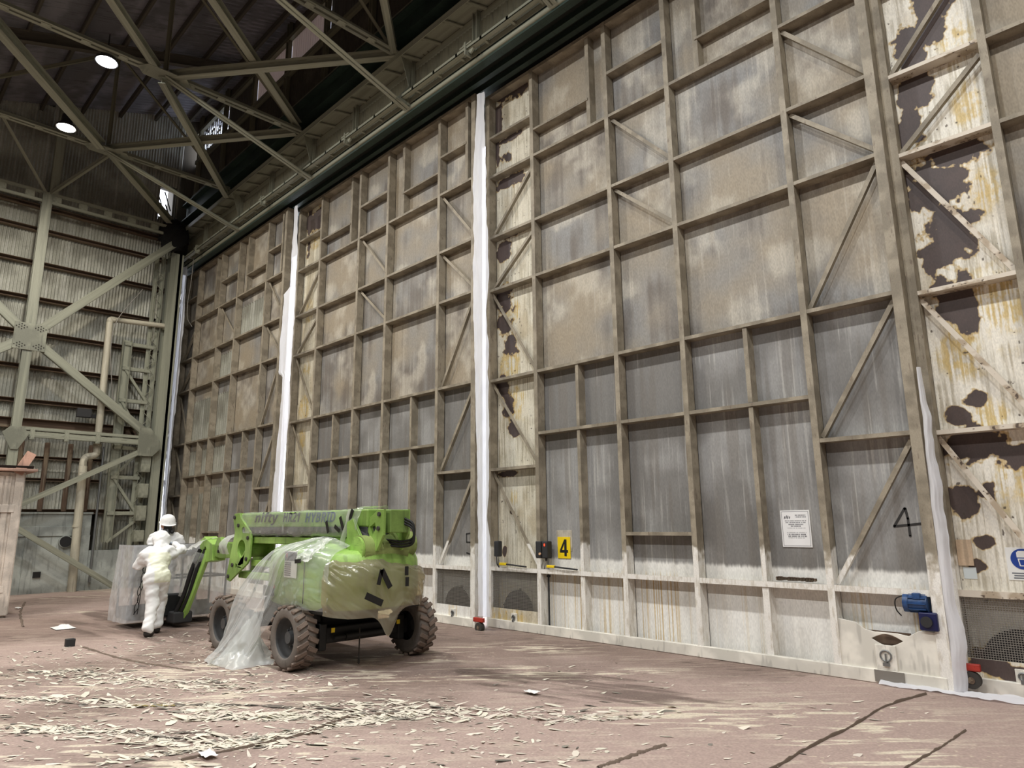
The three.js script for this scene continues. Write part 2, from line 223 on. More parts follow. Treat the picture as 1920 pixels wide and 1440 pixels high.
function leaf(n, z, cols, label, o = {}) {
  const d = thing('door_' + n, label, 'hangar door', [cols[0], 0, z], 'sliding hangar door leaves', 'structure');
  const c = cols.map((x) => x - cols[0]), kinds = 'ABCBA';
  const panel = (x0, x1, y0, y1, mat, name = 'panel') => {
    const g = span(x0, x1, y0, y1, -PD - 0.008, -PD); const low = mat === M.low, pl = mat === M.peel3 || mat === M.peel4 || mat === M.peel5;
    metric(g, 1, 1, low ? cols[0] + 40 : pl ? 0 : rr(0, 4), low || pl ? 0 : rr(0, 4)); return mesh(name, g, mat, d);
  };
  const ribbed = (x0, x1, y0, y1) => { const g = sheetWall(x1 - x0, y1 - y0, 0.14, 0.012).translate(x0, y0, -PD); mesh('corrugated_panel', g, M.sheet, d); };
  c.forEach((x, i) => { const w = i === 0 || i === 5 ? 0.105 : 0.072; mesh('stile', frameUV(mergeGeometries([span(x - w / 2, x + w / 2, 0, 9.3, -0.012, 0), span(x + w / 2 - 0.014, x + w / 2, 0, 9.3, -PD, -0.012), span(x - w / 2, x + w / 2, 0, 9.3, -PD, -PD + 0.01)])), M.frame, d); });
  const rail = (x0, x1, y, h = 0.042, name = 'rail', mat = M.frame) => mesh(name, frameUV(mergeGeometries([span(x0, x1, y - h / 2, y + h / 2, -0.016, -0.004), span(x0, x1, y - h / 2, y - h / 2 + 0.012, -PD, -0.016)])), mat, d);
  const mullion = (x, y0, y1, w = 0.042) => mesh('mullion', frameUV(mergeGeometries([span(x - w / 2, x + w / 2, y0, y1, -0.03, -0.018), span(x + w / 2 - 0.01, x + w / 2, y0, y1, -PD, -0.03)])), M.frame, d);
  const brace = (xa, ya, xb, yb, mat = M.frame) => mesh('brace', frameUV(mergeGeometries(steel(V(xa, ya, -0.075), V(xb, yb, -0.075), [[0.05, 0.008, 0, 0.0], [0.008, 0.055, -0.021, -0.027]], V(0, 0, 1)))), mat, d);
  for (let b = 0; b < 5; b++) {
    const x0 = c[b] + 0.007, x1 = c[b + 1] - 0.007, w = x1 - x0, rows = ROWS[kinds[b]], A = b === 0, E = b === 4, mid = b === 1 ? 0.525 : 0.54, topM = b === 1 ? 0.78 : 0.3;
    for (let r = 0; r < rows.length - 1; r++) {
      const y0 = rows[r], y1 = rows[r + 1], mat = A ? o.peel ?? M.grime : y1 <= 3.94 ? M.low : M.grime;
      if (r) rail(c[b] + 0.035, c[b + 1] - 0.035, y0, r === 1 ? 0.062 : 0.044, 'rail', A && o.pale ? M.pale : M.frame);
      if (r === 0 && (A || E) && o.bottom) { o.bottom(d, A ? 'A' : 'E', x0, x1, panel); continue; }
      if (o.ribs && (b === 1 || b === 2 || b === 3) && o.ribs(b, y0)) { ribbed(x0, x1, y0, y0 + (y1 - y0) * 0.78); panel(x0, x1, y0 + (y1 - y0) * 0.76, y1, M.grime); if ((b === 1 || b === 3) && y1 < 3.95) mullion(x0 + w * mid, y0, y1); continue; }
      if ((b === 1 || b === 3) && y1 < 3.95) { const xm = x0 + w * mid; panel(x0, xm, y0, y1, mat); panel(xm, x1, y0, y1, mat); mullion(xm, y0 + 0.03, y1 - 0.03, r === 0 ? 0.075 : 0.055); continue; }
      if (r === rows.length - 2) {
        const split = b === 1 || b === 3 ? x0 + w * topM : E ? x0 + w * 0.8 : 0; const ym = b === 2 ? 8.38 : E || A ? 8.42 : 8.13;
        if (split) { panel(x0, split, y0, y1, mat); panel(split, x1, y0, y1, mat); mullion(split, y0, y1, 0.07); } else panel(x0, x1, y0, y1, mat);
        if (b === 1) rail(x0, split, ym, 0.035, 'lap_rail'); else if (b === 3) rail(split, x1, ym, 0.035, 'lap_rail'); else rail(x0, E ? split : x1, ym, b === 2 ? 0.05 : 0.04, 'lap_rail');
        continue;
      }
      panel(x0, x1, y0, y1, mat);
      const m = 0.04;
      if (b === 2 && y0 > 5.5) brace(x0 + m, y1 - m, x1 - m, y0 + m + 0.05);
      if (A) (y0 > 5.5 ? brace(x0 + m, y0 + m, x1 - m, y1 - m - 0.08) : r && brace(x0 + m, y1 - m, x1 - m, y0 + m, o.pale ? M.pale : M.frame));
      if (E) (y0 > 5.5 ? brace(x0 + m, y1 - m, x1 - m, y0 + m + 0.05) : r && brace(x0 + m, y0 + m, x1 - m, y1 - m));
    }
  }
  rail(0, c[5], 9.27, 0.06, 'top_rail'); mesh('light_leak_plate', metric(span(-0.05, c[5] + 0.05, 9.25, 9.5, -PD - 0.01, -PD)), M.roofSteel, d);  // upper plate is added to block daylight leaking over the leaf
  mesh('bottom_rail', metric(rbox(c[5], 0.13, 0.06, 0.008, c[5] / 2, 0.068, -0.02), 1, 1, 0, 0), M.cream, d);
  return d;
}
const fitting = (d, x, y, z, s = 1) => { const f = mesh('hatch', rbox(0.19 * s, 0.26 * s, 0.02, 0.005, x, y, z + 0.01), M.cream, d); mesh('handle', [flat(new THREE.TorusGeometry(0.05 * s, 0.008, 8, 24).translate(x, y + 0.03 * s, z + 0.03)), box(0.012, 0.1 * s, 0.02, x, y, z + 0.03), box(0.06 * s, 0.03, 0.03, x, y - 0.05 * s, z + 0.03)], M.steel, f); };
function plainBottom(peelMat, hatchSide) {
  return (d, bay, x0, x1, panel) => {
    const m = bay === 'A' ? peelMat : M.low; panel(x0, x1, 0, 0.86, m, 'back_plate');
    const g = metric(span(x0, x1, 0, 0.3, -0.05, -0.03)); mesh('kick_plate', g, bay === 'A' ? peelMat : M.low, d);
    screen(d, x0, x1, 0.3, 0.85, -0.045); mesh('screen_strut', steel(V(x0 + 0.25, 0.34, -0.09), V(x0 + 0.62, 0.6, -0.09), [[0.03, 0.03]]), M.dark, d);
    mesh('wheel_guard', flat(new THREE.CylinderGeometry(0.3, 0.3, 0.03, 30, 1, false, Math.PI / 2, Math.PI).rotateX(Math.PI / 2).translate((x0 + x1) / 2, 0.28, -0.11)), M.charcoal, d);
    if (bay === hatchSide) fitting(d, (x0 + x1) / 2, 0.17, -0.03, 0.6);
  };
}
const leaf4Bottom = (d, bay, x0, x1, panel) => {
  if (bay === 'A') return plainBottom(M.peel4, 'A')(d, bay, x0, x1, panel);
  panel(x0, x1, 0, 0.86, M.low, 'back_plate');
  // housing plate over the running wheel, with its crescent opening
  const w = x1 - x0, cx = x0 + w * 0.5, P = [[x0, 0.1], [x1, 0.1], [x1, 0.53], [cx + 0.3, 0.53], [cx + 0.2, 0.47]];
  const lens = []; for (let i = 0; i <= 16; i++) { const t = i / 16; lens.push([cx + 0.15 - t * 0.3, 0.42 + Math.sin(t * Math.PI) * 0.055]); } for (let i = 1; i < 16; i++) { const t = i / 16; lens.push([cx - 0.15 + t * 0.3, 0.42 - Math.sin(t * Math.PI) * 0.06]); }
  P.push([cx + 0.1, 0.485], [cx - 0.12, 0.485], [cx - 0.2, 0.5], [cx - 0.28, 0.56], [x0, 0.59]);
  mesh('housing_plate', metric(prism(P, 0.012, 0.003, [lens]).translate(0, 0, -0.03)), M.cream, d);
  mesh('wheel_opening', metric(span(cx - 0.2, cx + 0.2, 0.3, 0.49, -0.1, -0.09)), M.rust, d);
  fitting(d, cx - 0.02, 0.24, -0.016, 1); mesh('foot_bracket', span(cx - 0.14, cx + 0.13, 0.02, 0.13, -0.01, 0.02), M.screen, d);
};
const L4 = [-8.19, -7.1, -5.54, -4.48, -2.9, -1.92];
leaf(4, -7.65, L4, 'door leaf marked 4 with the yellow number sign and the white notice', { peel: M.peel4, pale: false, bottom: leaf4Bottom });
leaf(5, -7.42, [-14.76, -13.68, -12.03, -10.96, -9.29, -8.32], 'door leaf marked 5 behind the green lift, left of door leaf 4', { peel: M.peel5, bottom: plainBottom(M.peel5, 'E') });
leaf(6, -7.15, [-21.5, -20.48, -18.78, -17.59, -15.86, -14.93], 'farthest door leaf by the corner column, with bare corrugated panels', { peel: M.grime, ribs: (b, y) => (b < 3 ? y < 5.6 && y > 0.5 && !(b === 1 && y > 5) : y > 5.6 && y < 6.5), bottom: plainBottom(M.grime, 'E') });
leaf(3, -7.87, [-1.84, -0.9, 0.66, 1.72, 3.3, 4.28], 'rightmost door leaf with large dark peeled patches and a blue safety sign', { peel: M.peel3, pale: true, bottom: plainBottom(M.peel3, 'A') });
structure('wall_front', metric(span(4.2, 9.2, 0, 9.6, -8.2, -8.0)), M.sheet, 'plain cladding beyond the rightmost door leaf', 'wall');
// ---------------------------------------------------------------- roof
const ROOF = (z) => (z < 0 ? 12.1 - 0.335 * z : 12.1);
const slabPart = (z0, z1, t = 0.12, lift = 0.03) => { const g = new THREE.BufferGeometry(), x0 = -21.4, x1 = 9.3, a = ROOF(z0) + lift, b = ROOF(z1) + lift; const p = [[x0, a, z0], [x1, a, z0], [x1, b, z1], [x0, b, z1]]; const q = p.map(([x, y, z]) => [x, y + t, z]); const f = (...i) => i.flatMap((k) => (k < 4 ? p[k] : q[k - 4])); g.setAttribute('position', new THREE.Float32BufferAttribute([f(0, 1, 2), f(0, 2, 3), f(4, 6, 5), f(4, 7, 6), f(0, 4, 5), f(0, 5, 1), f(2, 6, 7), f(2, 7, 3), f(1, 5, 6), f(1, 6, 2), f(0, 3, 7), f(0, 7, 4)].flat(), 3)); return metric(flat(g)); };
const roof = thing('ceiling', 'dark corrugated roof with purlins sloping up towards the doors', 'ceiling', [0, 0, 0], undefined, 'structure');
mesh('roof_deck', [slabPart(-8.3, 0), slabPart(0, 13.3)], M.roof, roof);
{ const g = sheetWall(30, 8.8, 0.16, 0.02); const p = g.attributes.position; for (let i = 0; i < p.count; i++) { const x = p.getX(i), v = p.getY(i), a = p.getZ(i), z = 0.4 - v; p.setXYZ(i, x - 21.2, ROOF(z) - 0.005 + a, z); } g.computeVertexNormals(); mesh('roof_sheet', g, M.roof, roof); }
for (let z = -6.6; z < 12; z += 0.95) mesh('purlin', steel(V(-21.2, ROOF(z) - 0.1, z), V(9, ROOF(z) - 0.1, z), SECT.c(0.15, 0.07)), M.roofSteel, roof);
for (const x of [-17.1, -13.25, -9.6, -5.9]) mesh('rafter', [steel(V(x, ROOF(-6.9) - 0.3, -6.9), V(x, ROOF(0) - 0.3, 0), SECT.i(0.26, 0.14)), steel(V(x, 11.8, 0), V(x, 11.8, 13), SECT.i(0.26, 0.14))], M.roofSteel, roof);

// ---------------------------------------------------------------- wind truss at the height of the door girder
const YC = 10.4, NODE = -3.65;
const chord = (x, label) => {
  const t = thing('roof_truss', label, 'truss', [x, YC, NODE], 'roof trusses across the hangar'), P = (y, z) => V(0, y - YC, z - NODE);
  mesh('bottom_chord', steel(P(YC, -6.55), P(YC, 13), [[0.075, 0.012, -0.062, -0.05], [0.075, 0.012, 0.062, -0.05], [0.012, 0.1, -0.03, 0], [0.012, 0.1, 0.03, 0]]), M.olive, t);
  for (let z = -6; z < 8; z += 0.62) mesh('stay_plate', box(0.12, 0.01, 0.16, 0, -0.06, z - NODE), M.olive, t);
  for (const z of [NODE, -0.45, 2.8, 6]) { mesh('gusset_plate', prism([[-0.34, -0.2], [0.34, -0.2], [0.5, 0], [0.34, 0.2], [-0.34, 0.2], [-0.5, 0]], 0.014).rotateX(Math.PI / 2).rotateY(Math.PI / 2).translate(0, -0.065, z - NODE), M.olive, t); mesh('post', steel(P(YC, z), P(ROOF(z) - 0.35, z), SECT.l(0.07, 0.07)), M.oliveDark, t); }
  for (const [za, zb] of [[-6.5, NODE], [-0.45, NODE], [-0.45, 2.8], [6, 2.8]]) mesh('web', steel(P(YC, za), P(ROOF(zb) - 0.35, zb), SECT.l(0.07, 0.07)), M.oliveDark, t);
  mesh('knee_brace', steel(P(YC - 0.06, NODE), P(9.34, -6.85), [[0.07, 0.01, -0.045, -0.03], [0.07, 0.01, 0.045, -0.03], [0.01, 0.07, -0.012, 0], [0.01, 0.07, 0.012, 0]]), M.olive, t);
  return t;
};
chord(-17.1, 'roof truss nearest the end wall, carrying the warm lamp'); chord(-13.25, 'slotted roof truss carrying the white lamp'); chord(-9.55, 'roof truss right of the white lamp, meeting the girder above door leaf 5'); chord(-5.85, 'roof truss outside the picture above door leaf 4');
const wind = (ax, az, bx, bz, w, label, dy = 0) => { const m = single('wind_brace', steel(V(ax, YC + dy, az), V(bx, YC + dy, bz), SECT.i(w, w * 0.9, 0.012)), M.olive, label, 'brace', 'diagonal wind braces'); return m; };
wind(-13.25, -3.75, -9.6, -6.6, 0.16, 'long wind brace running level from the white lamp truss to the girder');
wind(-17.1, -3.65, -13.35, -6.5, 0.15, 'dark level wind brace from the warm lamp truss to the girder');
wind(-13.2, -3.5, -9.55, -0.35, 0.15, 'wind brace rising from the white lamp joint to the top edge');
wind(-13.25, -3.6, -17.15, -6.5, 0.15, 'wind brace dropping from the white lamp joint towards the corner', -0.17);
wind(-9.7, -2.3, -13.35, -6.55, 0.16, 'broad wind brace crossing behind the level brace', 0.18);
wind(-13.3, -0.55, -17.05, -3.5, 0.2, 'wide wind brace at the left edge above the warm lamp');
wind(-17.1, -3.65, -20.6, -6.4, 0.18, 'dark wind brace running down from the warm lamp to the corner');
wind(-9.55, -6.5, -6.2, -3.4, 0.14, 'wind brace leaving the top edge right of the white lamp truss');
// ---------------------------------------------------------------- door head: girder, fascia, tracks
const girder = thing('door_girder', 'long olive box girder with slotted chords above the hangar doors', 'girder', [-6, 9.3, -6.7]);
{ const G = (n, g, m) => mesh(n, g.map((q) => q.translate(6, -9.3, 6.7)), m, girder), X0 = -21, X1 = 9;
  G('upper_chord', [span(X0, X1, 10.22, 10.34, -6.56, -6.54), span(X0, X1, 10.1, 10.3, -6.95, -6.94), span(X0, X1, 10.32, 10.34, -6.95, -6.55)], M.olive);
  G('lower_chord', [span(X0, X1, 9.44, 9.5, -6.66, -6.65), span(X0, X1, 9.44, 9.45, -6.74, -6.65), span(X0, X1, 9.42, 9.52, -6.86, -6.85)], M.olive);
  const pipe = flat(new THREE.CylinderGeometry(0.045, 0.045, X1 - X0, 16).rotateZ(Math.PI / 2).translate((X0 + X1) / 2, 9.36, -6.9)); G('track_pipe', [pipe], M.olive);
  const pipe2 = flat(new THREE.CylinderGeometry(0.035, 0.035, X1 - X0, 12).rotateZ(Math.PI / 2).translate((X0 + X1) / 2, 9.5, -6.76)); G('rail_pipe', [pipe2], M.olive);
  G('track_fascia', [span(X0, X1, 9.27, 9.34, -6.97, -6.9), span(X0, X1, 9.36, 9.44, -6.98, -6.94)], M.green);
  const fas = sheetWall(X1 - X0, 0.6, 0.09, 0.012).translate(X0, 9.52, -6.93); G('fascia_sheet', [fas], M.oliveDark);
  for (let x = -20.6; x < 3; x += 0.62) { G('batten', steel(V(x, 10.28, -6.55), V(x + 0.14, 10.28, -6.94), [[0.07, 0.02]]), M.olive); G('spacer', [box(0.05, 0.05, 0.2, x + 0.3, 9.475, -6.75)], M.olive); }
  const ribX = [-19.5, -17.1, -15.3, -13.25, -11.45, -9.5, -7.65, -5.85, -4, -2.2, -0.4];
  ribX.forEach((x, i) => {
    G('rib', steel(V(x, 9.48, -6.9), V(x, 10.3, -6.9), SECT.i(0.12, 0.1)), M.olive);
    if (i % 2) G('knee_gusset', [prism([[0, 0], [0.42, 0.0], [0.42, 0.8], [0.3, 0.95], [0.12, 0.95], [0.3, 0.4]], 0.014).rotateY(-Math.PI / 2).rotateY(Math.PI).translate(x, 9.36, -6.52)], M.olive);
    else G('hanger_bracket', [box(0.3, 0.03, 0.12, x, 9.52, -6.7), box(0.03, 0.24, 0.14, x, 9.46, -6.7), ...steel(V(x - 0.12, 9.6, -6.7), V(x + 0.12, 9.38, -6.7), [[0.03, 0.1]])], M.olive);
  });
}
structure('soffit', [span(-21.9, 9.2, 9.46, 9.52, -8.3, -6.95), span(-21.9, 9.2, 8.9, 9.5, -8.32, -8.2)], std(0x20241f, { roughness: 0.9 }), 'dark head plate over the tops of the door leaves', 'soffit');  // outer skirt is added to keep daylight from leaking in above the doors
for (const [z, l] of [[-7.04, 'nearest dark green guide rail over the farthest door leaf'], [-7.31, 'middle dark green guide rail, over the lift'], [-7.54, 'rearmost dark green guide rail, over the yellow number sign']]) single('guide_rail', metric(mergeGeometries([span(-21, 9, 9.34, 9.46, z - 0.02, z + 0.02), span(-21, 9, 9.32, 9.34, z - 0.05, z + 0.05)])), M.green, l, 'guide rail', 'door guide rails');
single('green_beam', metric(mergeGeometries([span(-20.9, 9, 10.75, 11.25, -6.93, -6.75), span(-20.9, 9, 10.72, 10.76, -6.94, -6.6), span(-20.9, 9, 11.24, 11.28, -6.94, -6.6)])), M.green, 'dark green horizontal beam above the slotted girder chord', 'beam');
// upper wall with clerestory windows under the roof
const upper = thing('wall_upper', 'dark upper wall with clerestory windows over the door girder', 'wall', [0, 10.3, -7], undefined, 'structure');
{ const U = (n, g, m) => mesh(n, g.map((q) => q.translate(0, -10.3, 7)), m, upper), Y0 = 12.9, Y1 = 13.95;
  U('backing', [span(-21.4, 9.2, 9.5, Y0, -7.12, -7.04), span(-21.4, 9.2, Y1, 14.75, -7.12, -7.04)], M.roofSteel);
  U('cladding', [sheetWall(30, Y0 - 10.3, 0.12, 0.012).translate(-21, 10.3, -7.02)], M.roofSteel);
  for (let x = -20.8; x < 9; x += 1.95) U('post', steel(V(x, 10.3, -6.95), V(x, 14.5, -6.95), SECT.i(0.14, 0.1)), M.oliveDark);
  for (const y of [11.7, Y0, Y1]) U('girt', [span(-21, 9, y - 0.06, y + 0.06, -7, -6.9)], M.oliveDark);
  const dirty = std(0x53504c, { roughness: 0.8 }), fibre = phys(0xc9b3a8, { roughness: 1, transmission: 0.05 }), clear = phys(0xe8ecf2, { roughness: 0.25, transmission: 0.85 });
  let k = 0;
  for (let x = -20.8; x < 9; x += 1.95, k++) {
    const x0 = x + 0.06, x1 = x + 1.89;
    if (k === 0) { U('frame', Array.from({ length: 13 }, (_, i) => span(x0 + (x1 - x0) * i / 12 - 0.012, x0 + (x1 - x0) * i / 12 + 0.012, Y0, Y1, -7.02, -7)), M.roofSteel);
      for (let i = 0; i < 12; i++) for (let j = 0; j < 9; j++) { const a = x0 + (x1 - x0) * i / 12, b = x0 + (x1 - x0) * (i + 1) / 12, c = Y0 + (Y1 - Y0) * j / 9, d = Y0 + (Y1 - Y0) * (j + 1) / 9, open = rnd() < 0.62 && i + j * 0.5 > 1; U('pane', [span(a + 0.012, b - 0.012, c + 0.01, d - 0.01, -7.03, -7.022)], open ? clear : dirty); } }
    else if (k === 1 || k === 2 || k === 3 || k === 4 || k === 5) { U('fibreglass_sheet', [sheetWall(x1 - x0, Y1 - Y0, 0.12, 0.012).translate(x0, Y0, -7.03)], k === 3 || k === 2 ? fibre : dirty); }
    else U('blank_panel', [span(x0, x1, Y0, Y1, -7.05, -7.03)], dirty);
  }
}
// ---------------------------------------------------------------- end wall
const wall = thing('wall_left', 'corrugated end wall with rusty girts behind the bolted cross bracing', 'wall', [-21, 0, 0], undefined, 'structure');
{ const W = (n, g, m) => mesh(n, g.map((q) => q.translate(21, 0, 0)), m, wall);
  const sheet = (z0, z1, y0, y1, mat = M.sheet) => W('cladding_sheet', [sheetWall(Math.abs(z1 - z0), y1 - y0).rotateY(Math.PI / 2).translate(-21.0, y0, Math.max(z0, z1))], mat);
  const H = [-6.44, -5.98, 10.8, 11.85];                    // torn opening near the corner
  W('backing', [span(-21.4, -21.25, 0, H[2], -6.6, 13.3), span(-21.4, -21.25, H[3], 14.6, -6.6, 13.3), span(-21.4, -21.25, H[2], H[3], -6.6, H[0]), span(-21.4, -21.25, H[2], H[3], H[1], 13.3)], M.roofSteel);
  const ys = [2.0, 3.0, 3.88, 4.78, 5.67, 6.57, 7.5, 8.47, 9.4, 10.05]; const cuts = [-6.55, -3.1, 0.4, 4];
  for (let i = 0; i < ys.length - 1; i++) for (let j = 0; j < 3; j++) sheet(cuts[j], cuts[j + 1], ys[i], ys[i + 1] + 0.02);
  for (const [z0, z1, y0, y1] of [[-6.55, H[0], 10.05, 14.3], [H[0], H[1], 10.05, H[2]], [H[0], H[1], H[3], 14.2], [H[1], -3.1, 10.05, 14.1], [-3.1, 0.4, 10.05, 13.1]]) sheet(z0, z1, y0, y1);
  sheet(-6.55, -5.2, 0, 2);
  for (const y of ys.slice(3)) W('girt', steel(V(-20.9, y, -6.5), V(-20.9, y, 8), SECT.c(0.11, 0.14)), M.rust);
  W('girt', steel(V(-20.86, 4.2, -6.4), V(-20.86, 4.2, 8), SECT.c(0.26, 0.14)), M.rust); W('girt', steel(V(-20.9, 2.0, -6.4), V(-20.9, 2.0, 8), SECT.c(0.12, 0.14)), M.rust); W('girt', steel(V(-20.9, 2.8, -5.2), V(-20.9, 2.8, 0), SECT.c(0.08, 0.1)), M.rust); W('girt', steel(V(-20.9, 3.35, -5.2), V(-20.9, 3.35, 0), SECT.c(0.08, 0.1)), M.rust);
  for (const z of [-3.35, -3.9, -4.42, -4.9]) W('stud', steel(V(-20.88, 2.0, z), V(-20.88, 3.75, z), SECT.c(0.09, 0.1)), M.rust);
  for (const y of [12.3]) W('girt', steel(V(-20.9, y, -6.5), V(-20.9, y, 3), SECT.c(0.1, 0.12)), M.rust);
  W('eaves_gap_strip', [span(-21.02, -20.98, 12.4, 12.45, -1, 0)], M.dark);
  for (const [z, y, w] of [[-6.25, 11.4, 0.02], [-6.1, 11.2, 0.015], [-6.3, 11.0, 0.03]]) W('torn_strip', steel(V(-21.1, y - 0.3, z - 0.1), V(-21.05, y + 0.25, z + 0.12), [[w, 0.03]]), M.dark);
  // pocket beyond the corner column that swallows the end of the farthest leaf; slot added to backlight the plastic strip
  W('slotted_pocket_wall', [span(-22, -21.9, 0, 9.6, -8.4, -7.26), span(-22, -21.9, 0, 9.6, -7.14, -6.4), span(-22, -21.2, 0, 9.6, -6.62, -6.5), span(-22, -21.2, 9.5, 14.7, -7.2, -6.5)], M.roofSteel);
}
// bracing frame standing in front of the end wall
const BX = -20.2;
const frame = thing('braced_frame', 'olive braced steel frame with a bolted square centre plate on the end wall', 'steel frame', [BX, 0, -3.08]);
{ const F = (n, g, m = M.olive) => mesh(n, g.map((q) => q.translate(-BX, 0, 3.08)), m, frame), B = (n, y0, z0, y1, z1, h, w, m) => F(n, steel(V(BX, y0, z0), V(BX, y1, z1), SECT.c(h, w), V(1, 0, 0)), m);
  F('column', steel(V(BX, 6.5, -3.08), V(BX, 10.2, -3.08), SECT.i(0.16, 0.22), V(1, 0, 0))); F('column', steel(V(BX, 0, -3.08), V(BX, 6.1, -3.08), SECT.i(0.16, 0.2), V(1, 0, 0)));
  F('upper_column', steel(V(BX - 0.0, 10.2, -3.2), V(BX - 0.0, 12.8, -3.2), SECT.i(0.16, 0.2), V(1, 0, 0)));
  F('diagonal', steel(V(BX + 0.02, 6.3, -3.1), V(BX + 0.02, 9.75, -6.3), [[0.2, 0.012, 0, 0.05], [0.012, 0.1, -0.1, 0], [0.012, 0.1, 0.1, 0]], V(1, 0, 0))); F('diagonal', steel(V(BX + 0.02, 6.3, -3.1), V(BX + 0.02, 3.95, -6.2), [[0.2, 0.012, 0, 0.05], [0.012, 0.1, -0.1, 0], [0.012, 0.1, 0.1, 0]], V(1, 0, 0)));
  F('diagonal', steel(V(BX + 0.02, 6.3, -3.1), V(BX + 0.02, 9.3, 0.2), [[0.2, 0.012, 0, 0.05], [0.012, 0.1, -0.1, 0], [0.012, 0.1, 0.1, 0]], V(1, 0, 0))); F('diagonal', steel(V(BX + 0.02, 6.3, -3.1), V(BX + 0.02, 3.9, 0.2), [[0.2, 0.012, 0, 0.05], [0.012, 0.1, -0.1, 0], [0.012, 0.1, 0.1, 0]], V(1, 0, 0)));
  F('diagonal', steel(V(BX + 0.02, 3.65, -6.0), V(BX + 0.02, 2.05, -3.2), [[0.13, 0.012, 0, 0.04], [0.012, 0.08, -0.06, 0]], V(1, 0, 0))); F('diagonal', steel(V(BX + 0.02, 1.7, -3.2), V(BX + 0.02, 0.05, -5.65), [[0.13, 0.012, 0, 0.04], [0.012, 0.08, -0.06, 0]], V(1, 0, 0)));
  const plate = F('centre_plate', [prism([[-0.34, -0.34], [0.34, -0.34], [0.34, 0.34], [-0.34, 0.34]], 0.016, 0.003).rotateY(Math.PI / 2).translate(BX + 0.1, 6.28, -3.1)]);
  for (const sy of [-1, 1]) for (const sz of [-1, 1]) for (let i = 0; i < 3; i++) for (let j = 0; j < 3; j++) { const b = mesh('bolt', cyl(0.014, 0.014, 0.014, 8).rotateZ(Math.PI / 2).translate(BX + 0.124, 6.28 + sy * (0.17 + (i + j) * 0.032), -3.1 + sz * (0.2 + (i - j) * 0.055)).translate(-BX, 0, 3.08), M.dark, plate); }
  F('kite_plate', [prism([[-0.27, 0.1], [-0.12, 0.26], [0.12, 0.26], [0.27, 0.1], [0.07, -0.3], [-0.07, -0.3]], 0.016, 0.003).rotateY(Math.PI / 2).translate(BX + 0.1, 3.76, -3.08)]);
  F('corner_plate', [prism([[0.28, 0.0], [0.0, 0.36], [-0.28, 0.36], [-0.28, -0.4], [0.1, -0.4], [0.28, -0.2]], 0.016, 0.003).rotateY(Math.PI / 2).translate(BX + 0.06, 3.88, -6.1)]);
  F('tie_beam', steel(V(BX, 3.86, -3.1), V(BX, 3.84, -6.1), SECT.c(0.14, 0.1))); F('tie_beam', steel(V(BX - 0.02, 4.0, -3.1), V(BX - 0.02, 3.98, -6.1), SECT.c(0.08, 0.1)));
  for (const z of [-3.42, -4.15, -4.85]) F('clamp', [box(0.14, 0.26, 0.1, BX, 3.86, z)]);
  F('head_beam', [span(BX - 0.02, BX + 0.02, 9.92, 10.0, -6.4, 2), span(BX - 0.02, BX + 0.02, 10.16, 10.24, -6.4, 2), ...Array.from({ length: 14 }, (_, i) => span(BX - 0.015, BX + 0.015, 9.98, 10.18, -6.4 + i * 0.6, -6.2 + i * 0.6)), span(BX - 0.08, BX - 0.02, 10.22, 10.24, -6.4, 2)]);
  for (const [y1, z1] of [[11.35, -4.2], [11.35, -1.8]]) F('knee', steel(V(BX, 10.15, -3.1), V(-19.0, y1, z1), SECT.l(0.08, 0.08)));
}
single('corner_column', [...steel(V(-20.5, 0, -6.42), V(-20.5, 9.5, -6.42), SECT.i(0.34, 0.3)), span(-20.36, -20.33, 0, 9.5, -6.62, -6.5)], M.olive, 'tall olive corner column between the end wall and the doors', 'column');
single('corner_bundle', (() => { const g = new THREE.IcosahedronGeometry(0.36, 4), p = g.attributes.position, v = V(); for (let i = 0; i < p.count; i++) { v.fromBufferAttribute(p, i); const k = 0.7 + 0.7 * fbm(v.x * 6 + 9, v.y * 6 + v.z * 5, 3); p.setXYZ(i, v.x * k * 0.9, v.y * k * 1.35, v.z * k); } g.computeVertexNormals(); return flat(g).translate(-20.35, 10.05, -6.26); })(), std(0x0c0c0c, { roughness: 1 }), 'black bundle of netting at the top of the corner column', 'netting');
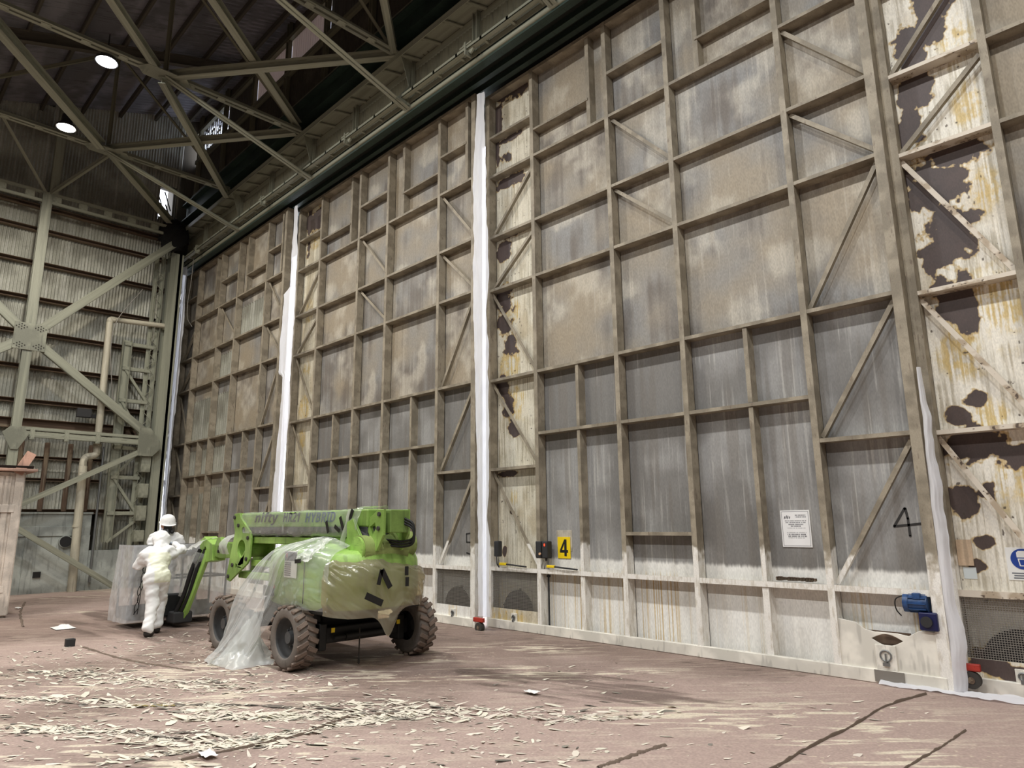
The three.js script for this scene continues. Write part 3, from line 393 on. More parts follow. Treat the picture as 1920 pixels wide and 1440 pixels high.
// lattice post beside the corner column
const lattice = thing('lattice_post', 'olive laced steel post with rungs left of the corner column', 'steel post', [-20.55, 0, -5.8]);
{ const F = (n, g, m = M.olive) => mesh(n, g.map((q) => q.translate(20.55, 0, 5.8)), m, lattice), X = -20.55;
  F('leg', steel(V(X, 1.2, -5.4), V(X, 6.7, -5.4), [[0.012, 0.22], [0.1, 0.012, -0.05, 0.11], [0.1, 0.012, -0.05, -0.11]], V(0, 0, 1))); F('leg', steel(V(X, 0, -5.96), V(X, 9.4, -5.96), SECT.l(0.09, 0.09), V(1, 0, 0))); F('leg', steel(V(X, 0, -6.14), V(X, 9.4, -6.14), SECT.l(0.09, 0.09), V(1, 0, 0)));
  for (let y = 1.4; y < 8.9; y += 0.42) { F('lacing', steel(V(X + 0.04, y, -5.96), V(X + 0.04, y + 0.21, -6.14), [[0.03, 0.008]])); F('lacing', steel(V(X + 0.04, y + 0.21, -6.14), V(X + 0.04, y + 0.42, -5.96), [[0.03, 0.008]])); }
  for (const y of [1.95, 2.9, 3.7, 5.0, 5.9, 6.6]) F('rung', steel(V(X, y, -5.35), V(X, y, -6.05), SECT.c(0.1, 0.08)));
  for (const [a, b] of [[2.9, 1.95], [2.9, 3.7], [5.9, 5.0], [5.0, 3.9], [1.2, 1.75]]) F('strut', steel(V(X, a, -5.4), V(X, b, -6.05), SECT.l(0.07, 0.07)));
  for (const [y, h] of [[3.3, 0.5], [2.55, 0.38], [1.95, 0.4], [1.35, 0.3], [0.8, 0.3]]) F('stop_block', [rbox(0.2, h, 0.24, 0.01, X + 0.22, y, -6.1)]);
}
single('conduit', tube([V(-20.56, 0.2, -5.12), V(-20.56, 3, -5.12), V(-20.56, 3.7, -5.12)], 0.03), M.steel, 'thin grey conduit left of the laced post', 'conduit');
// plinth of the end wall
const plinth = thing('plinth', 'pale blue grey plinth wall under the corrugated end wall', 'plinth', [-20.7, 0, -3.5]);
{ const F = (n, g, m = M.plinth) => mesh(n, g.map((q) => q.translate(20.7, 0, 3.5)), m, plinth);
  F('wall_block', [metric(span(-21.1, -20.7, 0, 1.93, -5.05, 3))]); F('low_block', [metric(span(-21.1, -20.62, 0, 1.0, -6.5, -5.05))]); F('ledge', [metric(rbox(0.06, 0.24, 7, 0.01, -20.69, 1.5, -1.4))]); F('coping', [metric(span(-21.1, -20.66, 1.93, 1.98, -5.07, 3))]);
  for (const z of [-3.75, -4.95]) F('pilaster', [metric(span(-20.7, -20.66, 0, 1.4, z - 0.1, z + 0.1))]);
  F('vent_opening', [cyl(0.15, 0.15, 0.12, 28).rotateZ(Math.PI / 2).translate(-20.65, 1.24, -4.5)]); F('vent_bore', [cyl(0.135, 0.135, 0.02, 28).rotateZ(Math.PI / 2).translate(-20.582, 1.24, -4.5)], M.black); F('socket_box', [box(0.05, 0.14, 0.16, -20.68, 0.45, -3.98)], M.black);
}
const drain = thing('drain_pipe', 'beige drain pipe with an offset bend running down the end wall', 'pipe', [-20.46, 0, -4.85]);
{ const F = (n, g) => mesh(n, g.map((q) => q.translate(20.46, 0, 4.85)), tinted(0xcbc7b6, T.paint, { roughness: 0.5 }), drain), X = -20.46;
  F('upper_run', [rod(V(X, 3.66, -4.93), V(X, 7.1, -4.9), 0.085, 20)]); F('branch', [rod(V(X, 7.2, -5.0), V(X, 7.28, -6.3), 0.07, 20), tube([V(X, 7.08, -4.9), V(X, 7.18, -4.92), V(X, 7.2, -5.02)], 0.085, 12, 16)]);
  F('offset_bend', [tube([V(X, 3.7, -4.93), V(X, 3.5, -4.93), V(X, 3.44, -4.86), V(X, 3.4, -4.72), V(X, 3.3, -4.66), V(X, 3.1, -4.66)], 0.09, 30, 16)]); F('lower_run', [rod(V(X, 0, -4.72), V(X, 3.15, -4.66), 0.1, 20)]); for (const y of [3.72, 3.0, 1.62]) F('collar', [cyl(0.105, 0.105, 0.06, 20, X, y, y > 3.2 ? -4.93 : -4.67)]);
}
single('floodlight', [rbox(0.12, 0.24, 0.34, 0.02, -20.5, 4.55, -4.55), box(0.05, 0.1, 0.1, -20.6, 4.5, -4.8)], M.charcoal, 'small dark floodlight on the girt beside the drain pipe', 'floodlight');
single('loose_cable', tube([V(-20.335, 8.2, -5.6), V(-20.33, 7.0, -5.0), V(-20.33, 5.6, -5.05), V(-20.33, 4.6, -5.3), V(-20.335, 4.4, -5.6)], 0.012, 60, 6), M.screen, 'loose pale cable hanging beside the drain pipe', 'cable');
// shed at the left edge
const shed = thing('site_shed', 'pinkish white panelled site shed at the left edge', 'shed', [-15.7, 0, -2.65]);
{ const F = (n, g, m = M.pink) => mesh(n, g, m, shed);
  F('body', [metric(span(-2, 0, 0.06, 2.62, 0, 3.2))]); F('corner_board', [metric(rbox(0.05, 2.58, 0.14, 0.008, 0.02, 1.33, 0.09))]);
  for (let i = 0; i < 12; i++) F('wall_board', [metric(rbox(0.03, 2.5, 0.1, 0.006, 0.012, 1.3, 0.26 + i * 0.125))]);
  F('rail_board', [metric(rbox(0.04, 0.14, 3.0, 0.006, 0.035, 1.95, 1.62))]); F('rail_board', [metric(rbox(0.04, 0.12, 3.0, 0.006, 0.035, 0.5, 1.62))]);
  F('eaves_board', [metric(rbox(2.2, 0.05, 3.4, 0.01, -0.9, 2.66, 1.55))], tinted(0xc6a394, T.paint)); const rs = sheetWall(2.2, 3.4, 0.1, 0.025).rotateX(-Math.PI / 2).translate(-2.1, 2.72, 3.3); F('roof_sheet', [rs], M.charcoal);
  F('loose_plank', [metric(steel(V(0.06, 2.6, 0.14), V(0.0, 3.0, -0.05), [[0.16, 0.04]], V(1, 0, 0))[0])], tinted(0xd2a896, T.paint)); F('skid', [metric(span(-1.9, -0.02, 0, 0.08, 0.05, 0.2)), metric(span(-1.9, -0.02, 0, 0.08, 2.9, 3.1))], M.pink);
}
// ---------------------------------------------------------------- plastic strips over the door joints
function strip(rows, z, label, o = {}) {                     // rows [y, x left, x right], bottom to top or top to bottom
  const r = [...rows].sort((a, b) => a[0] - b[0]), at = (y) => { let i = 0; while (i < r.length - 2 && r[i + 1][0] < y) i++; const t = clamp((y - r[i][0]) / (r[i + 1][0] - r[i][0])); return [mix(r[i][1], r[i + 1][1], t), mix(r[i][2], r[i + 1][2], t)]; };
  const y0 = r[0][0], y1 = r[r.length - 1][0], s = rr(0, 90);
  const g = grid(18, 150, (u, v) => { const y = mix(y0, y1, v), [a, b] = at(y), w = b - a; const e = (fbm(y * 3 + s, 2, 3) - 0.5) * 0.05, f = (fbm(u * 4 + s, y * 1.2, 3) - 0.5) * 0.07 + (fbm(u * 9 + s, y * 5, 3) - 0.5) * 0.035; return V(mix(a, b, u) + e * (0.4 + u), y, z + f * (o.amp ?? 1) + Math.sin(u * Math.PI) * (o.bow ?? 0.03)); });
  return single('plastic_strip', flat(g), M.sheeting, label, 'plastic sheet', 'plastic strips sealing the door joints');
}
strip([[9.15, -8.16, -7.95], [7.7, -8.26, -7.92], [6.3, -8.26, -7.9], [5, -8.24, -7.9], [4, -8.2, -7.9], [2.7, -8.17, -7.89], [1.4, -8.15, -7.87], [0.2, -8.15, -7.86]], -7.37, 'long white plastic strip between door leaves 5 and 4');
strip([[9.1, -14.42, -14.24], [8, -14.42, -14.16], [7.07, -14.42, -14.14], [7.0, -14.72, -14.12], [5.8, -14.78, -14.12], [5.06, -14.76, -14.14], [4.95, -14.52, -14.14], [3.8, -14.58, -14.13], [2.6, -14.66, -14.21], [0.012, -14.8, -14.4]], -7.1, 'crumpled white plastic strip left of the rusty bay of door leaf 5');
strip([[3.1, -1.84, -1.79], [2.6, -1.845, -1.76], [2.0, -1.87, -1.77], [1.7, -1.88, -1.775], [1.3, -1.88, -1.765], [0.9, -1.885, -1.77], [0.47, -1.88, -1.75], [0.03, -1.9, -1.78]], -7.68, 'white plastic strip hanging from half height at the right edge of door leaf 4', { amp: 0.5, bow: 0.05 });
strip([[9.3, -21.0, -20.6], [8.4, -20.85, -20.5], [7.1, -20.94, -20.42], [6.1, -21.04, -20.36], [4.8, -20.92, -20.42], [3.7, -20.86, -20.44], [2.1, -20.78, -20.42], [0.012, -20.75, -20.4]], -6.8, 'ragged white plastic strip beside the corner column');
single('floor_skirt', (() => { const g = grid(60, 8, (u, v) => V(mix(-2.5, -0.6, u), 0.006 + 0.06 * (1 - v) * fbm(u * 9, 3, 2) + 0.02 * fbm(u * 30, v * 4, 2), mix(-7.7, -7.56 - 0.06 * fbm(u * 7, 5, 3), v) + 0.03 * fbm(u * 12, 7, 2) - 0.0)); return flat(g); })(), M.sheeting, 'white plastic skirt lying along the foot of the rightmost doors', 'plastic sheet');
// ---------------------------------------------------------------- signs, numbers and fittings on the doors
const bold = await new FontLoader().loadAsync('fonts/droid/droid_sans_bold.typeface.json');
const letters = (s, size, depth = 0.003) => flat(new TextGeometry(s, { font: bold, size, depth, curveSegments: 6 }));
function centred(g) { g.computeBoundingBox(); const b = g.boundingBox; return g.translate(-(b.min.x + b.max.x) / 2, -(b.min.y + b.max.y) / 2, 0); }
const sign4 = thing('number_sign', 'yellow sign with a black 4 on door leaf 4', 'sign', [-6.735, 1.23, -7.812]);
mesh('plate', rbox(0.245, 0.31, 0.006, 0.002, 0, 0, 0), M.yellow, sign4); mesh('numeral', centred(letters('4', 0.22)).scale(0.95, 1.1, 1).translate(0, 0, 0.003), M.black, sign4);
single('notice_backing', rbox(0.3, 0.3, 0.004, 0.002, -6.73, 1.33, -7.8175), tinted(0xc3bdb0, T.paint), 'pale patch of old paint behind the yellow sign', 'patch');
T.notice = (() => { const c = document.createElement('canvas'); c.width = 512; c.height = 640; const x = c.getContext('2d'); x.fillStyle = '#ececec'; x.fillRect(0, 0, 512, 640); x.strokeStyle = '#6d6d70'; x.lineWidth = 7; x.strokeRect(18, 18, 476, 604);
  x.fillStyle = '#4d4d52'; for (const [a, b, h] of [[70, 92, 60], [100, 76, 76], [128, 84, 68], [158, 96, 52]]) { x.beginPath(); x.ellipse(a, b + h / 2, 9, h / 2, 0.35, 0, 7); x.fill(); }
  const line = (y, x0, x1, h, col) => { x.fillStyle = col; let p = x0; while (p < x1) { const w = 6 + rnd() * 13; x.fillRect(p, y, w, h); p += w + 4 + (rnd() < 0.18 ? 9 : 0); } };
  line(70, 260, 440, 24, '#77777b'); line(102, 260, 440, 22, '#8a8a8e'); line(170, 70, 440, 20, '#8d8d90'); line(200, 80, 430, 22, '#808085'); line(232, 130, 390, 24, '#77777c'); line(264, 170, 350, 24, '#77777c'); line(300, 110, 410, 20, '#b6b6b8'); line(380, 90, 430, 18, '#b0b0b2'); line(410, 100, 430, 24, '#747478'); line(442, 110, 430, 24, '#747478'); line(474, 110, 410, 18, '#b0b0b2');
  const t = new THREE.CanvasTexture(c); t.colorSpace = THREE.SRGBColorSpace; return t; })();
const notice = thing('notice', 'white framed notice with grey print on door leaf 4', 'notice', [-3.278, 1.5, -7.814]);
mesh('board', rbox(0.335, 0.41, 0.008, 0.002), M.white, notice); mesh('print', flat(new THREE.PlaneGeometry(0.325, 0.4).translate(0, 0, 0.0052)), std(0xffffff, { map: T.notice, roughness: 0.4 }), notice);
const stroke = (pts, z, w) => { const out = []; for (let i = 0; i < pts.length - 1; i++) { const a = V(pts[i][0], pts[i][1], z), b = V(pts[i + 1][0], pts[i + 1][1], z); out.push(...steel(a, b, [[w, 0.002]], V(0, 0, 1))); out.push(cyl(w / 2, w / 2, 0.002, 10).rotateX(Math.PI / 2).translate(b.x, b.y, z)); } return out; };
const paint = std(0x2e2c2b, { roughness: 0.8 });
single('painted_number', [stroke([[-1.99, 1.55], [-2.265, 1.522], [-2.15, 1.7], [-2.143, 1.7], [-2.13, 1.6], [-2.128, 1.427]], -7.818, 0.024)], paint, 'slanting hand painted black four left of the rightmost plastic strip', 'number');
single('painted_number', [stroke([[-8.46, 1.445], [-8.66, 1.425], [-8.655, 1.29], [-8.57, 1.29], [-8.48, 1.25], [-8.45, 1.19], [-8.48, 1.13], [-8.56, 1.1], [-8.65, 1.12]], -7.588, 0.024)], paint, 'rounded black painted five just left of the long white plastic strip', 'number');
const boxes = thing('control_box', 'pair of dark control boxes with a red light beside the yellow sign', 'control box', [-7.03, 1.2, -7.7]);
for (const x of [-0.075, 0.055]) { const b = mesh('case', rbox(0.11, 0.25, 0.12, 0.02, x, 0, 0), M.charcoal, boxes); mesh('gland', cyl(0.015, 0.02, 0.04, 10, x, -0.14, 0.02), M.black, b); }
mesh('indicator', rbox(0.02, 0.035, 0.01, 0.004, 0.06, 0.07, 0.062), std(0xff5a3c, { emissive: 0xff3010, emissiveIntensity: 1.2 }), boxes); mesh('selector', cyl(0.018, 0.018, 0.02, 14).rotateX(Math.PI / 2).translate(-0.03, -0.06, 0.065), std(0xd8b08c), boxes);
for (const dx of [-0.07, 0.0, 0.06]) mesh('cable', tube([V(dx, -0.15, 0.02), V(dx - 0.03, -0.24, 0.03), V(dx * 0.4 - 0.06, -0.33, -0.02)], 0.008, 20, 6), M.screen, boxes);
single('control_box', [rbox(0.1, 0.24, 0.1, 0.02, -7.92, 1.2, -7.6), tube([V(-7.9, 1.1, -7.55), V(-7.86, 0.98, -7.52), V(-7.9, 0.92, -7.6)], 0.01, 20, 6)], M.charcoal, 'dark control box half hidden by the white plastic strip', 'control box');
single('conduit', [rod(V(-6.99, 0.1, -7.74), V(-6.99, 0.84, -7.74), 0.014), box(0.05, 0.03, 0.03, -6.99, 0.82, -7.74)], M.charcoal, 'dark conduit running down beside the left stile of door leaf 4', 'conduit');
for (const [x, y, z, l] of [[-7.82, 0.97, -7.61, 'yellow cable clip on the rail right of the white plastic strip'], [-6.85, 0.965, -7.64, 'yellow cable clip on the rail under the yellow sign']]) { const c = thing('cable_clip', l, 'cable clip', [x, y, z]); mesh('sleeve', rbox(0.15, 0.04, 0.04, 0.01), M.yellow, c); mesh('cable', tube([V(0.05, 0, 0), V(0.25, -0.01, 0.01), V(0.5, -0.025, 0)], 0.012, 20, 6), M.charcoal, c); }
const motor = thing('gear_motor', 'blue geared motor on the housing at the right foot of door leaf 4', 'motor', [-2.06, 0.7, -7.69]);
mesh('motor_body', [cyl(0.085, 0.085, 0.17, 24).rotateZ(Math.PI / 2).translate(-0.03, 0.09, 0), ...Array.from({ length: 10 }, (_, i) => box(0.15, 0.008, 0.02, -0.03, 0.09 + Math.sin(i * 0.63) * 0.088, Math.cos(i * 0.63) * 0.088).rotateX(0)), rbox(0.07, 0.06, 0.07, 0.008, -0.03, 0.16, 0.05)], M.blue, motor); mesh('fan_cover', cyl(0.09, 0.09, 0.05, 24).rotateZ(Math.PI / 2).translate(-0.13, 0.09, 0), M.blue, motor); mesh('gearbox', rbox(0.16, 0.17, 0.16, 0.015, 0.05, -0.07, 0), M.navy, motor); mesh('output_hub', cyl(0.05, 0.05, 0.03, 20).rotateX(Math.PI / 2).translate(0.04, -0.07, 0.09), M.charcoal, motor); mesh('lead', tube([V(-0.15, 0.16, 0.04), V(-0.22, 0.12, 0.05), V(-0.23, 0.02, 0.03), V(-0.2, -0.04, 0)], 0.006, 24, 6), M.black, motor);
for (const [x, y, z, s, l] of [[-1.76, 0.24, -7.74, 1, 'red bar across the foot of the rightmost plastic strip'], [-8.06, 0.15, -7.32, 1.1, 'red bar at the foot of the long white plastic strip']]) { const b = thing('stop_bracket', l, 'bracket', [x, y, z]); mesh('bar', rbox(0.2 * s, 0.065, 0.05, 0.008), M.red, b); mesh('roller', cyl(0.075, 0.075, 0.07, 20).rotateX(Math.PI / 2).translate(0.02, -0.11, -0.0), M.dark, b); mesh('roller_hub', cyl(0.03, 0.03, 0.08, 14).rotateX(Math.PI / 2).translate(0.02, -0.11, 0.0), M.rust, b); }
const mask = thing('safety_sign', 'white safety sign with a blue mask symbol on the rightmost door leaf', 'sign', [-1.26, 1.17, -8.036]);
mesh('plate', rbox(0.26, 0.3, 0.005, 0.002), M.white, mask); mesh('disc', cyl(0.095, 0.095, 0.003, 36).rotateX(Math.PI / 2).translate(0, 0.045, 0.004), std(0x1c3f94, { roughness: 0.5 }), mask);
mesh('mask_figure', [prism([[-0.045, 0.03], [0.045, 0.03], [0.045, 0.075], [0.03, 0.09], [-0.03, 0.09], [-0.045, 0.075]], 0.002).translate(0, 0.03, 0.006), prism([[-0.04, 0.02], [0.04, 0.02], [0.03, -0.05], [-0.03, -0.05]], 0.002, 0, [[[-0.03, 0.01], [-0.022, -0.042], [0.022, -0.042], [0.03, 0.01]]]).translate(0, 0.03, 0.006)], M.white, mask);
mesh('caption', [0.2, 0.17, 0.18].map((w, i) => box(w, 0.012, 0.001, 0, -0.085 - i * 0.022, 0.003)), std(0x6d7077), mask);
single('board_patch', metric(rbox(0.13, 0.25, 0.02, 0.004, -1.72, 1.265, -8.028)), tinted(0xd6bfa6, T.paint), 'bare timber board on the rightmost door leaf', 'board');
single('paper_patch', metric(rbox(0.11, 0.11, 0.004, 0.001, -1.7, 1.07, -8.037)), std(0xd5dee2), 'pale blue paper under the timber board', 'paper');
single('dirt_ledge', (() => { const g = []; for (let i = 0; i < 26; i++) g.push(box(0.025, 0.02 + 0.03 * fbm(i * 0.7, 2, 2), 0.05, -3.5 + i * 0.0165, 0.955, -7.73)); return g; })(), M.rust, 'crust of brown dirt on the rail under the white notice', 'dirt');
single('hanging_rope', tube([V(-20.2, 9.45, -6.85), V(-20.25, 8.7, -6.85), V(-20.4, 8.1, -6.86), V(-20.3, 7.6, -6.86), V(-19.9, 7.25, -6.87)], 0.012, 50, 6), M.screen, 'thin pale rope hanging from the girder near the corner', 'rope');
// ---------------------------------------------------------------- boom lift
const OX = -8.25, OZ = -4.72;
const lift = thing('boom_lift', 'green articulated boom lift on four lugged tyres wrapped in plastic', 'boom lift', [OX, 0, OZ]);
const GREEN = tinted(0xa0ca66, T.paint, { roughness: 0.42 }), DUSTY = tinted(0x79726d, T.paint, { roughness: 0.95 }), TREAD = tinted(0x82736a, T.paint, { roughness: 0.95 }), RIM = tinted(0x3f4042, T.paint, { roughness: 0.7 }), GREY = tinted(0x55585c, T.paint, { roughness: 0.5 });
const P5 = (n, g, m, parent = lift) => mesh(n, (Array.isArray(g) ? g.flat(9) : [g]).map((q) => q.translate(-OX, 0, -OZ)), m, parent);
{ // wheels
  const prof = [[0.2, -0.13], [0.27, -0.148], [0.34, -0.15], [0.368, -0.135], [0.375, -0.1], [0.375, 0.1], [0.368, 0.135], [0.34, 0.15], [0.27, 0.148], [0.25, 0.13], [0.245, 0.09]].map(([r, z]) => new THREE.Vector2(r, z));
  const tyre = flat(new THREE.LatheGeometry(prof, 44).rotateX(Math.PI / 2)), lugs = [];
  for (let i = 0; i < 20; i++) for (const s of [-1, 1]) { const a = (i + (s > 0 ? 0.5 : 0)) / 20 * Math.PI * 2; const l = rbox(0.06, 0.034, 0.17, 0.008, 0, 0, 0, 1); l.applyMatrix4(new THREE.Matrix4().makeRotationY(s * 0.42)).translate(0, 0.385, s * 0.075); lugs.push(l.rotateZ(a)); }
  const rim = [flat(new THREE.LatheGeometry([[0.0, 0.02], [0.1, 0.02], [0.15, 0.0], [0.2, 0.0], [0.235, 0.05], [0.245, 0.12], [0.262, 0.125], [0.262, -0.12], [0.2, -0.12]].map(([r, z]) => new THREE.Vector2(r, z)), 36).rotateX(Math.PI / 2))];
  const hub = [cyl(0.085, 0.075, 0.07, 20).rotateX(Math.PI / 2).translate(0, 0, 0.05), ...Array.from({ length: 8 }, (_, i) => cyl(0.012, 0.012, 0.03, 8).rotateX(Math.PI / 2).translate(Math.cos(i * 0.785) * 0.115, Math.sin(i * 0.785) * 0.115, 0.03))];
  for (const [x, z, s] of [[-7.52, -3.98, 1], [-9.22, -3.95, 1], [-7.28, -5.48, -1], [-9.2, -5.48, -1]]) {
    const w = new THREE.Group(); w.name = 'wheel'; w.position.set(x - OX, 0.352, z - OZ); w.scale.set(0.875, 0.875, 0.8); w.rotation.y = s > 0 ? 0.02 : Math.PI; lift.add(w);
    mesh('tyre', tyre.clone(), DUSTY, w); mesh('tread', lugs.map((l) => l.clone()), TREAD, w); mesh('rim', rim[0].clone(), RIM, w); mesh('hub', hub.map((h) => h.clone()), GREY, w);
  }
}
P5('chassis', [rbox(1.5, 0.3, 0.8, 0.03, -8.25, 0.5, -4.72), rbox(0.5, 0.1, 0.6, 0.02, -7.45, 0.62, -4.72), cyl(0.42, 0.42, 0.1, 32, -8.2, 0.68, -4.72)], M.charcoal);
for (const x of [-7.34, -9.21]) { P5('axle', [rbox(0.16, 0.18, 1.3, 0.02, x, 0.36, -4.74), rbox(0.2, 0.3, 0.1, 0.02, x, 0.35, -4.2), rbox(0.2, 0.3, 0.1, 0.02, x, 0.35, -5.28), rod(V(x + 0.16, 0.34, -4.3), V(x + 0.16, 0.34, -5.1), 0.025), rod(V(x + 0.16, 0.34, -4.45), V(x + 0.16, 0.34, -5.0), 0.04)], M.black); }
for (const z of [-4.3, -5.2]) P5('warning_sticker', [box(0.004, 0.05, 0.045, -7.2, 0.42, z)], M.yellow);
P5('drag_chain', [rod(V(-7.15, 0.02, -4.62), V(-7.15, 0.42, -4.62), 0.008), box(0.02, 0.06, 0.02, -7.15, 0.06, -4.62)], M.dark);
// turret cover
{ const lev = [[0.66, 0.9], [0.7, 0.96], [0.8, 1], [1.05, 1], [1.18, 0.985], [1.26, 0.94], [1.3, 0.85], [1.31, 0.5], [1.31, 0.001]];
  const g = grid(64, lev.length - 1, (u, v) => { const i = Math.min(lev.length - 1, Math.round(v * (lev.length - 1))), [y, s] = lev[i], a = -u * Math.PI * 2, c = Math.cos(a), q = Math.sin(a), ex = c > 0 ? 2.5 : 5, k = Math.pow(Math.abs(c) ** ex + Math.abs(q) ** ex, -1 / ex); return V(-7.38 + (c > 0 ? 0.68 : 1.12) * s * c * k, y + 0.06 * smooth(0.2, -0.6, c) * smooth(1.1, 1.3, y), -4.68 + 0.72 * s * q * k); });
  P5('turret_cover', [metric(flat(g))], GREEN); P5('turret_base', [rbox(1.5, 0.12, 1.3, 0.03, -7.7, 0.67, -4.7)], M.charcoal); P5('cover_seam', [box(0.008, 0.5, 0.006, -7.3, 0.98, -3.958), box(0.008, 0.45, 0.006, -8.05, 0.96, -3.958)], M.dark);
  P5('access_recess', [rbox(0.26, 0.12, 0.02, 0.008, -8.15, 0.82, -3.962)], M.charcoal);
  const d = P5('data_decal', [rbox(0.3, 0.3, 0.004, 0.001, -7.6, 1.15, -3.945)], M.white); P5('decal_print', [box(0.28, 0.1, 0.002, -7.6, 1.24, -3.941), ...Array.from({ length: 7 }, (_, i) => box(0.15, 0.014, 0.002, -7.66, 1.165 - i * 0.023, -3.941))], std(0x5c5a5e), d); P5('decal_mark', [box(0.03, 0.05, 0.003, -7.69, 1.25, -3.94)], M.red, d); P5('decal_mark', [prism([[-0.02, -0.02], [0.02, -0.02], [0, 0.025]], 0.003).translate(-8.0, 0.88, -3.956)], M.red, d);
}
// main boom with its lettering
const boom = P5('upper_boom', [metric(rbox(3.6, 0.2, 0.32, 0.02, -8.68, 1.67, -4.66)), metric(rbox(0.1, 0.24, 0.36, 0.02, -10.4, 1.66, -4.66))], GREEN);
P5('boom_underside', [metric(rbox(3.4, 0.13, 0.3, 0.02, -8.6, 1.515, -4.66))], GREY, boom);
{ const t = (s, size, x, y, sk = 0.25) => { const g = letters(s, size, 0.003); g.applyMatrix4(new THREE.Matrix4().makeShear(0, 0, sk, 0, 0, 0)); return g.translate(x, y, -4.499); }; const ink = std(0x262d33, { roughness: 0.5 });
  P5('lettering', [t('nifty', 0.13, 0, 0).scale(1.75, 1, 1).translate(-9.85, 1.64, 0)], ink, boom); P5('lettering', [t('HR21', 0.125, 0, 0).scale(1.15, 1, 1).translate(-8.97, 1.64, 0)], ink, boom); P5('lettering', [t('HYBRID', 0.125, 0, 0).scale(1.2, 1, 1).translate(-8.36, 1.63, 0)], std(0x2f5068, { roughness: 0.5 }), boom); }
P5('lower_boom', [metric(rbox(3.0, 0.1, 0.26, 0.015, -8.6, 1.39, -4.66))], GREEN); P5('tension_bar', [metric(rbox(2.4, 0.1, 0.2, 0.015, -9.2, 0.88, -4.66))], GREEN); P5('stow_beam', [metric(rbox(1.0, 0.09, 0.2, 0.015, -9.5, 1.06, -4.66))], GREEN);
P5('lift_cylinder', [rod(V(-9.9, 1.0, -4.66), V(-8.3, 1.33, -4.66), 0.06, 18), rod(V(-9.4, 1.1, -4.75), V(-8.3, 1.2, -4.75), 0.03)], M.black);
// big link plate at the left end of the boom, near and far cheek
{ const out = [[-10.47, 1.77], [-10.3, 1.78], [-10.24, 1.7], [-9.9, 1.5], [-9.86, 1.42], [-9.88, 1.12], [-9.95, 1.05], [-10.5, 0.78], [-10.6, 0.8], [-10.62, 0.86], [-10.42, 1.5], [-10.52, 1.72]];
  const bean = []; for (let i = 0; i <= 10; i++) bean.push([-10.33 + 0.025 * i, 1.03 - 0.03 * Math.sin(i / 10 * Math.PI) + 0.02]); for (let i = 10; i >= 0; i--) bean.push([-10.33 + 0.025 * i, 0.98 + 0.025 * Math.sin(i / 10 * Math.PI)]);
  for (const z of [-4.5, -4.86]) { const p = P5('link_plate', [metric(prism(out, 0.022, 0.004, [[-10.16, 1.26, 0.13], [-10.13, 1.53, 0.05], bean]).translate(0, 0, z))], GREEN); for (const [x, y] of [[-10.45, 1.72], [-10.3, 1.6], [-9.95, 1.42], [-9.96, 1.12], [-10.54, 0.85], [-10.42, 1.02]]) P5('pin', [cyl(0.028, 0.028, 0.03, 14).rotateX(Math.PI / 2).translate(x, y, z + 0.03)], M.dark, p); }
  P5('pivot_tube', [flat(new THREE.CylinderGeometry(0.128, 0.128, 0.36, 28, 1, true).rotateX(Math.PI / 2).translate(-10.16, 1.26, -4.67))], GREEN);
}
// knuckle at the right end
P5('knuckle_barrel', [cyl(0.165, 0.165, 0.6, 32).rotateX(Math.PI / 2).translate(-6.9, 1.31, -4.7)], tinted(0x94a662, T.paint, { roughness: 0.6 })); P5('barrel_cap', [cyl(0.15, 0.15, 0.03, 32).rotateX(Math.PI / 2).translate(-6.9, 1.31, -4.385)], GREEN);
P5('knuckle_cheek', [metric(prism([[-7.2, 1.62], [-7.08, 1.66], [-6.86, 1.4], [-6.84, 1.18], [-7.12, 1.18], [-7.18, 1.35]], 0.03, 0.004).translate(0, 0, -4.46))], GREEN);
P5('boom_foot', [metric(prism([[-6.98, 1.62], [-6.7, 1.76], [-6.6, 1.76], [-6.6, 1.48], [-6.72, 1.3], [-6.84, 1.3], [-6.86, 1.46]], 0.03, 0.004, [[[-6.86, 1.57], [-6.76, 1.62], [-6.74, 1.55], [-6.82, 1.46]]]).translate(0, 0, -4.56))], GREEN); P5('boom_foot', [metric(prism([[-6.98, 1.62], [-6.7, 1.76], [-6.6, 1.76], [-6.6, 1.48], [-6.72, 1.3], [-6.84, 1.3], [-6.86, 1.46]], 0.03, 0.004).translate(0, 0, -4.9))], GREEN);
for (const [x, y] of [[-6.67, 1.71], [-6.68, 1.55]]) P5('foot_pin', [cyl(0.025, 0.025, 0.03, 12).rotateX(Math.PI / 2).translate(x, y, -4.52)], M.dark);
P5('end_box', [metric(rbox(0.16, 0.26, 0.26, 0.012, -6.64, 1.63, -4.73))], tinted(0x86a856, T.paint, { roughness: 0.5 })); P5('end_barrel', [cyl(0.15, 0.15, 0.3, 28).rotateX(Math.PI / 2).translate(-6.9, 1.36, -4.98)], tinted(0x94a662, T.paint, { roughness: 0.6 }));
P5('tilt_ram', [rod(V(-7.25, 1.58, -4.6), V(-6.85, 1.42, -4.5), 0.045, 16)], M.charcoal); for (const s of [0, 0.03, 0.06]) P5('hose', [tube([V(-6.56, 1.66 - s, -4.8), V(-6.46, 1.6 - s, -4.84), V(-6.47, 1.45 - s, -4.86), V(-6.62, 1.4 - s, -4.84), V(-6.8, 1.42 - s, -4.7)], 0.014, 40, 8)], M.black);
P5('turret_post', [metric(rbox(0.36, 0.2, 0.42, 0.02, -7.0, 1.19, -4.72)), metric(rbox(0.03, 0.22, 0.5, 0.005, -6.9, 1.2, -4.72)), metric(rbox(0.03, 0.22, 0.5, 0.005, -7.08, 1.2, -4.72))], GREEN);
